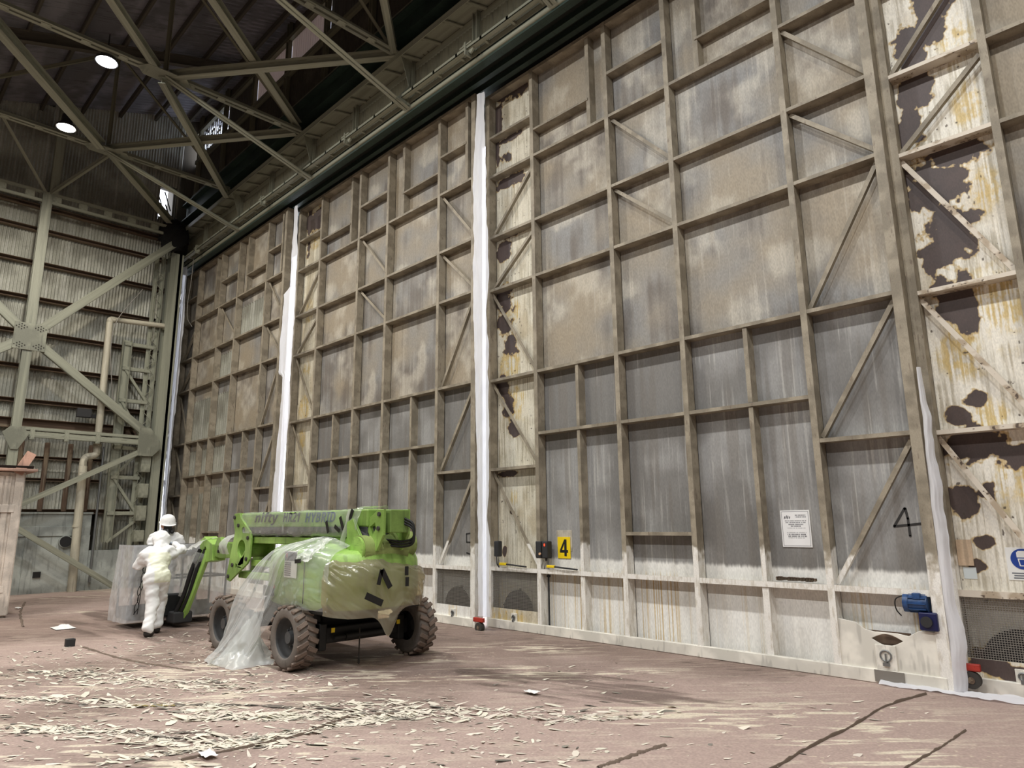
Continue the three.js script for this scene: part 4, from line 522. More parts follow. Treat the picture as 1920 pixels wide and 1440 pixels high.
// jib and the arm that carries the basket
P5('jib', [metric(prism([[-10.55, 1.12], [-10.5, 1.3], [-10.9, 1.34], [-11.2, 1.3], [-11.45, 1.28], [-11.5, 1.14], [-11.1, 1.1]], 0.16, 0.006).translate(0, 0, -4.72))], GREEN); P5('jib_bracket', [metric(prism([[-11.3, 1.06], [-11.35, 1.3], [-11.7, 1.42], [-11.86, 1.34], [-11.8, 1.1], [-11.6, 1.02]], 0.2, 0.006, [[-11.62, 1.22, 0.05]]).translate(0, 0, -4.72))], GREEN);
P5('jib_link', [metric(prism([[-10.9, 1.3], [-11.0, 1.42], [-11.12, 1.4], [-11.2, 1.28]], 0.06, 0.004).translate(0, 0, -4.56))], GREEN); for (const x of [-10.95, -11.15, -11.6]) P5('jib_pin', [cyl(0.025, 0.025, 0.2, 12).rotateX(Math.PI / 2).translate(x, 1.2, -4.63)], M.dark);
for (const [dx, dz] of [[0, 0], [0.16, 0.0]]) P5('basket_arm', steel(V(-11.72 + dx, 1.2, -4.55 + dz), V(-12.06 + dx, 0.16, -4.36 + dz), SECT.rect(0.09, 0.07)), GREEN);
for (const [dx, dz, r] of [[0.05, 0.1, 0.035], [0.1, 0.04, 0.03], [-0.06, 0.05, 0.028]]) P5('arm_hose', [tube([V(-11.7 + dx, 1.22, -4.55 + dz), V(-11.78 + dx, 0.9, -4.47 + dz), V(-11.9 + dx, 0.5, -4.42 + dz), V(-12.0 + dx, 0.2, -4.34 + dz)], r, 30, 8)], M.black);
P5('arm_foot', [metric(rbox(0.34, 0.18, 0.3, 0.03, -12.02, 0.16, -4.34))], M.charcoal); P5('rotator', [metric(rbox(0.24, 0.34, 0.5, 0.02, -12.22, 0.34, -4.2))], M.black);
// basket
const BK = { x0: -13.05, x1: -12.36, z0: -5.2, z1: -3.7, y0: 0.14, y1: 1.27 };
{ const { x0, x1, z0, z1, y0, y1 } = BK, bar = (a, b, r = 0.018) => rod(a, b, r, 10), g = [];
  for (const y of [y1, 0.75]) g.push(bar(V(x0, y, z0), V(x0, y, z1)), bar(V(x1, y, z0), V(x1, y, z1)), bar(V(x0, y, z0), V(x1, y, z0)), bar(V(x0, y, z1), V(x1, y, z1)));
  for (const x of [x0, x1]) for (const z of [z0, (z0 * 2 + z1) / 3, (z0 + z1 * 2) / 3, z1]) g.push(bar(V(x, y0, z), V(x, y1, z)));
  const b = P5('basket_frame', g, GREY); P5('basket_floor', [metric(rbox(x1 - x0, 0.05, z1 - z0, 0.01, (x0 + x1) / 2, y0, (z0 + z1) / 2))], M.charcoal, b); P5('toe_board', [metric(span(x1 - 0.01, x1 + 0.01, y0, y0 + 0.16, z0, z1)), metric(span(x0, x1, y0, y0 + 0.16, z1 - 0.01, z1 + 0.01)), metric(span(x0 - 0.01, x0 + 0.01, y0, y0 + 0.16, z0, z1))], GREY, b);
  P5('control_panel', [metric(rbox(0.25, 0.18, 0.6, 0.02, x1 - 0.1, y1 - 0.08, -4.75))], M.charcoal, b); for (const z of [-4.05, -4.55]) P5('rail_pad', [tube([V(x1, y1, z - 0.2), V(x1, y1, z + 0.2)], 0.035, 4, 10)], M.black, b); }
// ---------------------------------------------------------------- plastic wrapping on the lift
const CLEAR = phys(0xf6f8f6, { roughness: 0.2, transmission: 0.82, side: THREE.DoubleSide }), MILKY = phys(0xf4f5f2, { roughness: 0.3, transmission: 0.6, side: THREE.DoubleSide }), BROWNISH = phys(0xd2c9ac, { roughness: 0.18, transmission: 0.72, side: THREE.DoubleSide });
const TAPE = std(0x111111, { roughness: 0.5 });
const sheetThing = (name, g, mat, label) => { const o = thing(name, label, 'plastic sheet', [OX, 0.0, OZ], 'plastic wrapping on the lift'); P5('film', [flat(g)], mat, o); return o; };
const tape = (o, a, b, w = 0.05) => P5('tape', steel(a, b, [[w, 0.003]], V(0, 0, 1)), TAPE, o);
{ // boom wrap: a loose sleeve around the boom
  const g = grid(90, 40, (u, v) => { const x = mix(-10.22, -6.98, u), a = v * Math.PI * 2, e = smooth(0.9, 1, u), c = Math.cos(a), s = Math.sin(a), k = Math.pow(Math.abs(c) ** 6 + Math.abs(s) ** 6, -1 / 6), n = (fbm(u * 14, v * 9, 3, 0, 9) - 0.5) * 0.035 + (fbm(u * 50, v * 14, 2, 0, 14) - 0.5) * 0.014 * (1 + 3 * e); return V(x, 1.615 + (0.168 + n + 0.03 * e) * s * k, -4.66 + (0.185 + n + 0.03 * e) * c * k); });
  const o = sheetThing('plastic_sleeve', g, phys(0xf6f8f6, { roughness: 0.15, transmission: 0.86, side: THREE.DoubleSide }), 'clear plastic sleeve over the lettered boom of the lift');
  for (const [x0, y0, x1, y1, w] of [[-7.72, 1.64, -7.66, 1.5, 0.055], [-7.52, 1.58, -7.4, 1.52, 0.05], [-7.4, 1.69, -7.32, 1.54, 0.055], [-7.12, 1.77, -7.22, 1.6, 0.06]]) tape(o, V(x0, y0, -4.452), V(x1, y1, -4.452), w);
  const t = grid(10, 30, (u, v) => V(mix(-7.16, -7.32, v) + 0.05 * (u - 0.5) * (1.2 - v), mix(1.78, 1.36, v), -4.44 + 0.03 * Math.sin(u * 7 + v * 9) * (0.3 + v))); P5('loose_tail', [flat(t)], MILKY, o);
}
{ // sheet draped over the turret and down to the floor
  const cv = (...p) => new THREE.CatmullRomCurve3(p.map((q) => V(...q))), C = [[0, cv([-7.75, 1.44, -4.3], [-8.2, 1.27, -4.0], [-8.5, 0.8, -3.8], [-8.62, 0.25, -3.66], [-8.74, 0.006, -3.5])], [0.25, cv([-7.6, 1.45, -4.28], [-8.0, 1.26, -3.95], [-8.28, 0.75, -3.82], [-8.4, 0.25, -3.62], [-8.45, 0.006, -3.46])], [0.45, cv([-7.45, 1.46, -4.28], [-7.75, 1.27, -3.94], [-8.0, 0.75, -3.88], [-8.08, 0.3, -3.75], [-8.12, 0.006, -3.68])], [0.56, cv([-7.36, 1.46, -4.28], [-7.55, 1.27, -3.935], [-7.75, 0.98, -3.925], [-7.82, 0.8, -3.93], [-7.84, 0.64, -3.96])], [0.8, cv([-7.2, 1.44, -4.3], [-7.3, 1.27, -3.95], [-7.35, 1.0, -3.935], [-7.4, 0.8, -3.94], [-7.4, 0.66, -3.98])], [1, cv([-6.98, 1.36, -4.36], [-6.9, 1.24, -4.08], [-6.86, 1.0, -4.02], [-6.88, 0.8, -4.04], [-6.9, 0.66, -4.06])]];
  const sheetAt = (u, v) => { let i = 0; while (i < C.length - 2 && C[i + 1][0] < u) i++; const t = smooth(0, 1, clamp((u - C[i][0]) / (C[i + 1][0] - C[i][0]))), p = C[i][1].getPoint(v).lerp(C[i + 1][1].getPoint(v), t); const out = smooth(0.3, 0.7, u) , f = (fbm(u * 16 + v * 2.5, v * 2.2, 3) - 0.5) * mix(0.1, 0.05, out) * smooth(0, 0.25, v) + (fbm(u * 30 - v * 6, v * 8 + u * 5, 3) - 0.5) * 0.035 + Math.abs(fbm(u * 9, v * 9, 2) - 0.5) * 0.03; p.z += Math.abs(f) + f * 0.35 + 0.008; p.x += f * 0.4; if (v > 0.93 && u < 0.5) p.y = Math.max(0.004, p.y + 0.02 * fbm(u * 40, v * 30, 2)); return p; };
  const g = grid(70, 90, (u, v) => sheetAt(0.5 + u * 0.5, v)), hang = grid(70, 100, (u, v) => sheetAt(u * 0.5, v));
  const o = sheetThing('plastic_drape', g, phys(0xf6f8f6, { roughness: 0.2, transmission: 0.8, side: THREE.DoubleSide }), 'clear plastic sheet draped over the lift body down to the floor');
  P5('hanging_film', [flat(hang)], phys(0xf4f6f5, { roughness: 0.3, transmission: 0.62, side: THREE.DoubleSide }), o);
  const crumple = grid(30, 20, (u, v) => { const n = fbm(u * 7, v * 6, 3), m = fbm(u * 15, v * 12, 2); return V(mix(-7.42, -7.14, u), 1.2 + 0.24 * v + 0.05 * (n - 0.5), -3.97 - 0.3 * v + 0.09 * n + 0.05 * m); }); P5('crumpled_fold', [flat(crumple)], MILKY, o);
  const heap = (x0, x1, z0, z1, h, s) => P5('bunched_film', [flat(grid(34, 26, (u, v) => { const n = fbm(u * 5 + s, v * 4 + s, 3), m = Math.abs(fbm(u * 11 + s, v * 9, 2) - 0.5); return V(mix(x0, x1, u) + 0.06 * n, 0.006 + h * n * Math.sin(u * 3.14) * Math.sin(v * 3.14) + 0.12 * m * Math.sin(u * 3.14) * Math.sin(v * 3.14), mix(z0, z1, v) + 0.05 * m); }))], MILKY, o);
  heap(-8.72, -8.0, -4.15, -3.5, 0.5, 3); heap(-8.6, -8.1, -4.0, -3.6, 0.85, 17);
  tape(o, V(-7.42, 1.19, -3.9), V(-7.28, 1.2, -3.9), 0.045);
}
{ // dusty sheet over the right end
  const tail = (u) => { const t = mix(0.98, -1.75, u), c = Math.cos(t), q = Math.sin(t), ex = c > 0 ? 2.5 : 5, k = Math.pow(Math.abs(c) ** ex + Math.abs(q) ** ex, -1 / ex); return [V(-7.38 + (c > 0 ? 0.68 : 1.12) * c * k, 0, -4.68 + 0.72 * q * k), V(c, 0, q)]; };
  const g = grid(130, 60, (u, v) => { const [p, o] = tail(u), n = (fbm(u * 6 + v * 1.5 + 4, v * 1.6, 2) - 0.5) * 0.09 + Math.abs(fbm(u * 13 - v * 5, v * 2.5, 2) - 0.5) * 0.07 + (fbm(u * 34 - v * 9, v * 3, 2) - 0.5) * 0.015, top = 1.22 + 0.06 * Math.sin(u * 5 + 1), drop = 0.26 * Math.exp(-(((u - 0.36) / 0.055) ** 2)) + 0.04 * Math.sin(u * 9), y = mix(top, 0.62 - drop, v), swell = Math.sin(v * Math.PI) * 0.05; p.addScaledVector(o, 0.03 + swell + n - 0.28 * smooth(0.2, 0, v)* 0.5); p.y = y + n * 0.3; return p; });
  const o = sheetThing('plastic_skirt', g, BROWNISH, 'dusty brown plastic sheet taped round the right end of the lift body');
  for (const [y0, z0, y1, z1, w] of [[0.84, -4.3, 0.74, -4.52, 0.075], [1.1, -4.5, 0.94, -4.46, 0.05], [1.1, -4.5, 0.9, -4.62, 0.065], [1.12, -4.84, 1.02, -4.84, 0.05], [1.0, -4.85, 0.9, -4.85, 0.05]]) P5('tape', steel(V(-6.56, y0, z0), V(-6.56, y1, z1), [[w, 0.003]], V(1, 0, 0)), TAPE, o);
}
{ // wrapping of the basket
  const { x0, x1, z0, z1, y1 } = BK, path = [[x0 - 0.05, z1 + 0.04], [x1 - 0.3, z1 + 0.06], [x1 + 0.03, z1 + 0.05], [x1 + 0.05, -4.0], [x1 + 0.05, -4.6], [x1 + 0.04, z0 - 0.04]], L = [0]; for (let i = 1; i < path.length; i++) L.push(L[i - 1] + Math.hypot(path[i][0] - path[i - 1][0], path[i][1] - path[i - 1][1]));
  const at = (s) => { let i = 0; while (i < path.length - 2 && L[i + 1] < s) i++; const t = (s - L[i]) / (L[i + 1] - L[i]); return [mix(path[i][0], path[i + 1][0], t), mix(path[i][1], path[i + 1][1], t)]; };
  const g = grid(130, 60, (u, v) => { const [x, z] = at(u * L[L.length - 1]), n = (fbm(u * 22, v * 3, 3) - 0.5) * 0.07 + (fbm(u * 40, v * 11, 3) - 0.5) * 0.03, fl = (1 - v) * 0.1; return V(x + Math.abs(n) + fl * 0.4, mix(0.1, y1 + 0.03, v) + 0.02 * n, z + n * 0.6 + fl * smooth(0.6, 0.0, u)); });
  const o = sheetThing('plastic_wrap', g, phys(0xeceef0, { roughness: 0.32, transmission: 0.58, side: THREE.DoubleSide }), 'clear plastic sheeting wrapped round the basket in front of the workers');
  for (const z of [-3.86, -4.14]) P5('tape', steel(V(x1 + 0.11, 1.27, z), V(x1 + 0.12, 1.13, z - 0.01), [[0.06, 0.003]], V(1, 0, 0)), TAPE, o);
  for (let k = 0; k < 3; k++) P5('cord', [tube(Array.from({ length: 9 }, (_, i) => V(x1 + 0.13 + 0.03 * Math.sin(i * 2 + k), 1.15 - i * 0.115, -3.86 + 0.012 * i + 0.02 * Math.sin(i * 3.1 + k * 2) + 0.02 * k)), 0.006, 60, 6)], TAPE, o);
  const wrap = (name, c, r, mat, label) => { const g2 = grid(40, 24, (u, v) => { const p = c.getPoint(v), a = u * Math.PI * 2, n = fbm(u * 6, v * 9, 3, 6, 0); const rr2 = r * (0.7 + 0.6 * n); return V(p.x + Math.cos(a) * rr2, p.y + Math.sin(a) * rr2 * 0.35, p.z + Math.sin(a) * rr2); }); return sheetThing(name, g2, mat, label); };
  wrap('plastic_wrap', new THREE.CatmullRomCurve3([V(-11.68, 1.15, -4.5), V(-11.82, 0.8, -4.44), V(-11.95, 0.45, -4.38)]), 0.11, CLEAR, 'clear plastic bound round the slanting basket arm');
  const cap = grid(30, 20, (u, v) => { const n = fbm(u * 6, v * 5, 3); return V(mix(-11.55, -12.2, u), 1.4 - 0.1 * u + 0.08 * (n - 0.5) - 0.25 * Math.abs(v - 0.5) ** 2 * 4 * 0.5, mix(-4.35, -5.15, v) + 0.04 * n); }); sheetThing('plastic_wrap', cap, MILKY, 'grey plastic lying over the basket rail behind the jib');
  const hood = grid(30, 20, (u, v) => { const a = v * Math.PI * 1.3 - 0.5, n = fbm(u * 5, v * 5, 3) * 0.05; return V(mix(-10.62, -10.95, u), 1.26 + (0.17 + n) * Math.sin(a), -4.65 + (0.17 + n) * Math.cos(a)); }); sheetThing('plastic_wrap', hood, MILKY, 'pale plastic cap on the jib left of the big link plate');
}
// ---------------------------------------------------------------- people
function surface(f, lo, hi, cell) {                          // naive surface nets of f < 0
  const n = [0, 1, 2].map((k) => Math.ceil((hi[k] - lo[k]) / cell) + 1), [nx, ny, nz] = n, val = new Float32Array(nx * ny * nz), id = new Int32Array(nx * ny * nz).fill(-1), pos = [], idx = [];
  for (let z = 0, i = 0; z < nz; z++) for (let y = 0; y < ny; y++) for (let x = 0; x < nx; x++, i++) val[i] = f(lo[0] + x * cell, lo[1] + y * cell, lo[2] + z * cell);
  const I = (x, y, z) => (z * ny + y) * nx + x;
  for (let z = 0; z < nz - 1; z++) for (let y = 0; y < ny - 1; y++) for (let x = 0; x < nx - 1; x++) {
    let m = 0, c = 0, sx = 0, sy = 0, sz = 0; const v = []; for (let k = 0; k < 8; k++) { const q = val[I(x + (k & 1), y + ((k >> 1) & 1), z + (k >> 2))]; v.push(q); if (q < 0) m |= 1 << k; }
    if (m === 0 || m === 255) continue;
    for (const [a, b] of EDGES) if ((v[a] < 0) !== (v[b] < 0)) { const t = v[a] / (v[a] - v[b]); sx += mix(a & 1, b & 1, t); sy += mix((a >> 1) & 1, (b >> 1) & 1, t); sz += mix(a >> 2, b >> 2, t); c++; }
    id[I(x, y, z)] = pos.length / 3; pos.push(lo[0] + (x + sx / c) * cell, lo[1] + (y + sy / c) * cell, lo[2] + (z + sz / c) * cell);
  }
  const quad = (a, b, c, d, flip) => { if (a < 0 || b < 0 || c < 0 || d < 0) return; flip ? idx.push(a, c, b, a, d, c) : idx.push(a, b, c, a, c, d); };
  for (let z = 1; z < nz - 1; z++) for (let y = 1; y < ny - 1; y++) for (let x = 1; x < nx - 1; x++) { const s = val[I(x, y, z)] < 0;
    if (s !== val[I(x + 1, y, z)] < 0) quad(id[I(x, y - 1, z - 1)], id[I(x, y, z - 1)], id[I(x, y, z)], id[I(x, y - 1, z)], !s);
    if (s !== val[I(x, y + 1, z)] < 0) quad(id[I(x - 1, y, z - 1)], id[I(x, y, z - 1)], id[I(x, y, z)], id[I(x - 1, y, z)], s);
    if (s !== val[I(x, y, z + 1)] < 0) quad(id[I(x - 1, y - 1, z)], id[I(x, y - 1, z)], id[I(x, y, z)], id[I(x - 1, y, z)], !s); }
  const g = new THREE.BufferGeometry(); g.setAttribute('position', new THREE.Float32BufferAttribute(pos, 3)); g.setIndex(idx); g.computeVertexNormals(); return g;
}
const EDGES = [[0, 1], [2, 3], [4, 5], [6, 7], [0, 2], [1, 3], [4, 6], [5, 7], [0, 4], [1, 5], [2, 6], [3, 7]];
const bone = (a, b, ra, rb) => { const d = [b[0] - a[0], b[1] - a[1], b[2] - a[2]], l = d[0] * d[0] + d[1] * d[1] + d[2] * d[2] || 1e-9; return (x, y, z) => { const px = x - a[0], py = y - a[1], pz = z - a[2], t = clamp((px * d[0] + py * d[1] + pz * d[2]) / l); return Math.hypot(px - d[0] * t, py - d[1] * t, pz - d[2] * t) - mix(ra, rb, t); }; };
const smin = (a, b, k) => { const h = Math.max(k - Math.abs(a - b), 0) / k; return Math.min(a, b) - h * h * k * 0.25; };
const union = (list, k) => (x, y, z) => { let d = 9; for (const f of list) d = smin(d, f(x, y, z), k); return d; };
const n3 = (x, y, z, s) => (noise(x * s + 31, y * s + z * s * 0.7) + noise(z * s + 7, y * s - x * s * 0.6)) - 1;
const bounds = (pts, m) => [[0, 1, 2].map((k) => Math.min(...pts.map((p) => p[k])) - m), [0, 1, 2].map((k) => Math.max(...pts.map((p) => p[k])) + m)];
const HOOD = std(0xf1f1ef, { roughness: 0.75 }), SKIN = std(0xb98a70, { roughness: 0.55 }), GLOVE = std(0x8f99a3, { roughness: 0.6 }), BOOT = std(0x26231f, { roughness: 0.6 }), RUBBER = std(0x18191b, { roughness: 0.35 });
function handGeo(wrist, dir, palmN) {                       // palm and five bent fingers, closed lightly
  const d = V(...dir).normalize(), n = V(...palmN).addScaledVector(d, -V(...palmN).dot(d)).normalize(), s = d.clone().cross(n), o = V(...wrist), P = (a, b, c) => { const p = o.clone().addScaledVector(d, a).addScaledVector(s, b).addScaledVector(n, c); return [p.x, p.y, p.z]; };
  const L = [bone(P(0, 0, 0), P(0.05, 0.018, 0), 0.026, 0.02), bone(P(0.01, -0.014, 0), P(0.075, -0.026, 0), 0.018, 0.014), bone(P(0.01, 0.012, 0), P(0.075, 0.024, 0), 0.018, 0.014), bone(P(0.02, 0, 0), P(0.08, 0, 0), 0.018, 0.014)], pts = [P(0, 0, 0)];
  for (const [b, l] of [[-0.029, 0.055], [-0.01, 0.068], [0.01, 0.064], [0.029, 0.05]]) { const k0 = P(0.08, b, 0), k1 = P(0.08 + l * 0.55, b * 1.05, 0.012), k2 = P(0.08 + l * 0.85, b * 1.05, 0.034), k3 = P(0.08 + l * 0.8, b, 0.054); L.push(bone(k0, k1, 0.0095, 0.009), bone(k1, k2, 0.009, 0.0085), bone(k2, k3, 0.0085, 0.008)); pts.push(k1, k2, k3); }
  const t0 = P(0.02, -0.028, 0.006), t1 = P(0.05, -0.056, 0.016), t2 = P(0.08, -0.06, 0.03); L.push(bone(t0, t1, 0.014, 0.011), bone(t1, t2, 0.011, 0.009)); pts.push(t1, t2);
  const [lo, hi] = bounds(pts, 0.04); return flat(surface(union(L, 0.008), lo, hi, 0.004));
}
function person(label, at, J, o) {
  const p = thing('person', label, 'person', at, 'workers in white coveralls'), q = (k) => [J[k][0] - at[0], J[k][1] - at[1], J[k][2] - at[2]], B = (a, b, ra, rb) => bone(q(a), q(b), ra, rb);
  const mid = (a, b, t) => q(a).map((v, i) => mix(v, q(b)[i], t));
  const list = [B('hipL', 'kneeL', 0.108, 0.082), B('kneeL', 'ankleL', 0.082, 0.078), B('hipR', 'kneeR', 0.108, 0.082), B('kneeR', 'ankleR', 0.082, 0.078), B('hipL', 'hipR', 0.108, 0.108), bone(mid('hipL', 'hipR', 0.5), q('waist'), 0.13, 0.135), B('waist', 'chest', 0.145, 0.16), bone(q('chest'), mid('shL', 'neck', 0.3), 0.15, 0.11), bone(q('chest'), mid('shR', 'neck', 0.3), 0.15, 0.11), B('shL', 'shR', 0.085, 0.085), B('chest', 'neck', 0.14, 0.075), B('shL', 'elL', 0.078, 0.064), B('elL', 'haL', 0.064, 0.046), B('shR', 'elR', 0.078, 0.064), B('elR', 'haR', 0.064, 0.046)];
  if (o.hood) list.push(bone(q('neck'), q('head'), 0.09, 0.125), bone(q('head'), q('crown'), 0.128, 0.115)); else list.push(bone(q('neck'), mid('neck', 'head', 0.25), 0.085, 0.08));
  const U = union(list, 0.05), [lo, hi] = bounds(Object.keys(J).map(q), 0.24);
  const cloth = (x, y, z) => { const d = U(x, y, z); return Math.abs(d) > 0.08 ? d : d + n3(x + 3, y * 1.4 + 5, z, 12) * 0.02 + n3(x, y * 1.3, z + 9, 27) * 0.007; };
  const g = surface(cloth, lo, hi, 0.0125), pp = g.attributes.position, col = new Float32Array(pp.count * 3);
  const W = q('waist'), N = q('neck'); for (let i = 0; i < pp.count; i++) { const y = pp.getY(i), x = pp.getX(i), z = pp.getZ(i), back = o.panel && x - mix(W[0], N[0], clamp((y - W[1]) / (N[1] - W[1]))) > 0.03 && Math.abs(z - mix(W[2], N[2], 0.5)) < 0.16 && y > W[1] - 0.16 && y < N[1] - 0.06; const c = back ? [0.86, 0.87, 0.7] : [0.86, 0.86, 0.85]; col.set(c, i * 3); }
  g.setAttribute('color', new THREE.BufferAttribute(col, 3)); const body = shadows(new THREE.Mesh(g, std(0xffffff, { vertexColors: true, roughness: 0.75 }))); body.name = 'coverall'; p.add(body);
  for (const s of ['L', 'R']) { const h = q('ha' + s), e = q('el' + s), d = [h[0] - e[0], h[1] - e[1], h[2] - e[2]]; mesh('glove', handGeo(h, d, [0, -1, 0]), GLOVE, p);
    const a = q('ankle' + s), t = q('toe' + s), bl = [bone([a[0], a[1] - 0.02, a[2]], [a[0], 0.055 + (o.lift ?? 0), a[2]], 0.056, 0.05), bone([a[0], 0.05 + (o.lift ?? 0), a[2]], [t[0], 0.042 + (o.lift ?? 0), t[2]], 0.052, 0.042)], [l2, h2] = bounds([[a[0], a[1], a[2]], [a[0], 0, a[2]], t], 0.09); mesh('boot', flat(surface(union(bl, 0.03), l2, h2, 0.01)), BOOT, p); }
  // head under the hood or helmet: face, ears, respirator
  const f = V(...o.face).normalize(), up = V(0, 1, 0).addScaledVector(f, -f.y).normalize(), sd = up.clone().cross(f), H = V(...q('head')), hk = o.hood ? 0.86 : 1, at3 = (a, b, c) => { const v = H.clone().addScaledVector(sd, a * hk).addScaledVector(up, b * hk).addScaledVector(f, c * hk + (o.hood ? 0.03 : 0)); return [v.x, v.y, v.z]; };
  const hl = [bone(at3(0, 0.03, -0.01), at3(0, -0.05, 0.02), 0.088 * hk, 0.062), bone(at3(0, 0.06, -0.03), at3(0, 0.02, -0.04), 0.085 * hk, 0.08 * hk), bone(at3(0, 0.0, 0.085), at3(0, -0.035, 0.1), 0.014, 0.017), bone(at3(0, -0.03, 0), at3(0, -0.13, -0.02), 0.06, 0.055), bone(at3(-0.088, 0.01, -0.01), at3(-0.09, -0.03, -0.01), 0.014, 0.012), bone(at3(0.088, 0.01, -0.01), at3(0.09, -0.03, -0.01), 0.014, 0.012)], hp = [at3(0, 0.12, 0), at3(0, -0.16, 0), at3(0.1, 0, 0), at3(-0.1, 0, 0), at3(0, 0, 0.12), at3(0, 0, -0.12)], [l3, h3] = bounds(hp, 0.06);
  const head = mesh('head', flat(surface(union(hl, 0.025), l3, h3, 0.006)), SKIN, p);
  for (const s of [-1, 1]) { const e = at3(s * 0.034, 0.012, 0.082); mesh('eye', flat(new THREE.SphereGeometry(0.012, 12, 8)).translate(...e), std(0x2a2320, { roughness: 0.3 }), head); }
  const rl = [bone(at3(-0.03, -0.045, 0.085), at3(0.03, -0.045, 0.085), 0.035, 0.035), bone(at3(0, -0.05, 0.09), at3(0, -0.075, 0.13), 0.034, 0.03), bone(at3(-0.05, -0.06, 0.09), at3(-0.07, -0.075, 0.11), 0.028, 0.032), bone(at3(0.05, -0.06, 0.09), at3(0.07, -0.075, 0.11), 0.028, 0.032)]; if (o.full) rl.push(bone(at3(-0.035, 0.0, 0.07), at3(0.035, 0.0, 0.07), 0.035, 0.035)); const [l4, h4] = bounds([at3(-0.1, -0.1, 0.15), at3(0.1, 0.05, 0), at3(0, -0.12, 0.18)], 0.04);
  const res = mesh('respirator', flat(surface(union(rl, 0.02), l4, h4, 0.006)), RUBBER, p); mesh('valve', cyl(0.028, 0.028, 0.02, 18).applyQuaternion(new THREE.Quaternion().setFromUnitVectors(V(0, 1, 0), V(...at3(0, -0.09, 0.15)).sub(V(...at3(0, -0.06, 0.1))).normalize())).translate(...at3(0, -0.088, 0.155)), M.charcoal, res);
  if (o.helmet) { const hg = flat(new THREE.LatheGeometry([[0.0, 0.135], [0.05, 0.13], [0.09, 0.105], [0.115, 0.055], [0.122, 0.0], [0.135, -0.006], [0.134, -0.014], [0.118, -0.01], [0.112, 0.05], [0, 0.125]].map(([r, y]) => new THREE.Vector2(r, y)), 36)); const brim = prism(Array.from({ length: 13 }, (_, i) => { const a = -0.9 + i * 0.15; return [Math.sin(a) * 0.15, Math.cos(a) * 0.175]; }).concat([[0.1, 0.08], [-0.1, 0.08]]), 0.008).rotateX(Math.PI / 2); const ridge = flat(new THREE.TorusGeometry(0.118, 0.012, 8, 24, Math.PI * 0.8).rotateY(Math.PI / 2).rotateX(0.3)).scale(1, 1, 1);
    const m = new THREE.Matrix4().makeBasis(sd, up, f).setPosition(...at3(0, 0.055, -0.012)); mesh('helmet', [hg.applyMatrix4(m), brim.translate(0, 0, 0).applyMatrix4(m), ridge.applyMatrix4(m)], HOOD, p); }
  return p;
}
person('worker in a hooded white coverall leaning over the basket, seen from behind', [-11.45, 0, -3.75], { hipL: [-11.46, 0.83, -3.68], hipR: [-11.5, 0.83, -3.86], kneeL: [-11.42, 0.45, -3.72], ankleL: [-11.26, 0.13, -3.64], toeL: [-11.36, 0.05, -3.72], kneeR: [-11.66, 0.47, -3.92], ankleR: [-11.58, 0.13, -3.86], toeR: [-11.76, 0.05, -3.9], waist: [-11.58, 0.92, -3.79], chest: [-11.74, 1.08, -3.85], shL: [-11.8, 1.15, -3.68], shR: [-11.82, 1.16, -4.06], neck: [-11.88, 1.26, -3.9], head: [-12.0, 1.38, -3.96], crown: [-12.02, 1.42, -3.96], elL: [-11.94, 1.0, -3.62], haL: [-12.16, 1.04, -3.74], elR: [-12.02, 1.22, -4.3], haR: [-12.2, 1.3, -4.24] }, { hood: true, panel: true, face: [-0.85, -0.5, -0.1] });
person('worker with a white helmet and black respirator standing in the basket', [-12.78, 0.17, -4.28], { hipL: [-12.8, 0.98, -4.38], hipR: [-12.8, 0.98, -4.18], kneeL: [-12.78, 0.58, -4.39], ankleL: [-12.8, 0.26, -4.4], toeL: [-12.64, 0.2, -4.42], kneeR: [-12.78, 0.58, -4.17], ankleR: [-12.8, 0.26, -4.16], toeR: [-12.64, 0.2, -4.14], waist: [-12.8, 1.08, -4.28], chest: [-12.78, 1.24, -4.28], shL: [-12.76, 1.36, -4.48], shR: [-12.76, 1.36, -4.07], neck: [-12.76, 1.45, -4.28], head: [-12.72, 1.61, -4.27], crown: [-12.72, 1.68, -4.27], elL: [-12.66, 1.13, -4.55], haL: [-12.48, 1.22, -4.46], elR: [-12.66, 1.12, -4.0], haR: [-12.48, 1.24, -4.04] }, { helmet: true, full: true, face: [0.9, -0.35, 0.12], lift: 0 });
// ---------------------------------------------------------------- debris on the floor
{ const ridge = (pts, w, h, mat) => { const c = new THREE.CatmullRomCurve3(pts.map(([x, z]) => V(x, 0, z))); const g = grid(160, 6, (u, v) => { const p = c.getPoint(u), t = c.getTangent(u), n = V(-t.z, 0, t.x), s = (v - 0.5) * 2, k = 0.5 + fbm(u * 30, 4, 3), j = (fbm(u * 24 + 9, 2, 2) - 0.5) * w * 1.5; return V(p.x + n.x * (s * w * k + j), Math.max(0.001, h * k * (1 - s * s) + 0.001), p.z + n.z * (s * w * k + j)); }); mesh('seam', flat(g), mat, floor); };
  const seamMat = std(0x6b5c50, { roughness: 0.9 });
  ridge([[-2.25, -3.2], [-2.24, -4.66], [-2.24, -5.26], [-2.2, -5.97], [-2.2, -6.76], [-2.07, -7.47]], 0.009, 0.018, seamMat); ridge([[-1.62, -4.2], [-1.62, -5.25], [-1.57, -5.83], [-1.54, -6.43]], 0.008, 0.012, seamMat); ridge([[-5.28, -2.0], [-5.2, -2.84], [-5.34, -3.4], [-5.15, -3.7]], 0.012, 0.018, seamMat); ridge([[-3.09, -3.87], [-3.03, -4.57]], 0.02, 0.012, seamMat); ridge([[-8.3, -3.2], [-9.5, -2.9], [-11, -2.75]], 0.02, 0.012, seamMat); ridge([[-14, -2.6], [-16, -2.9], [-18.5, -3.4]], 0.02, 0.012, seamMat);
}
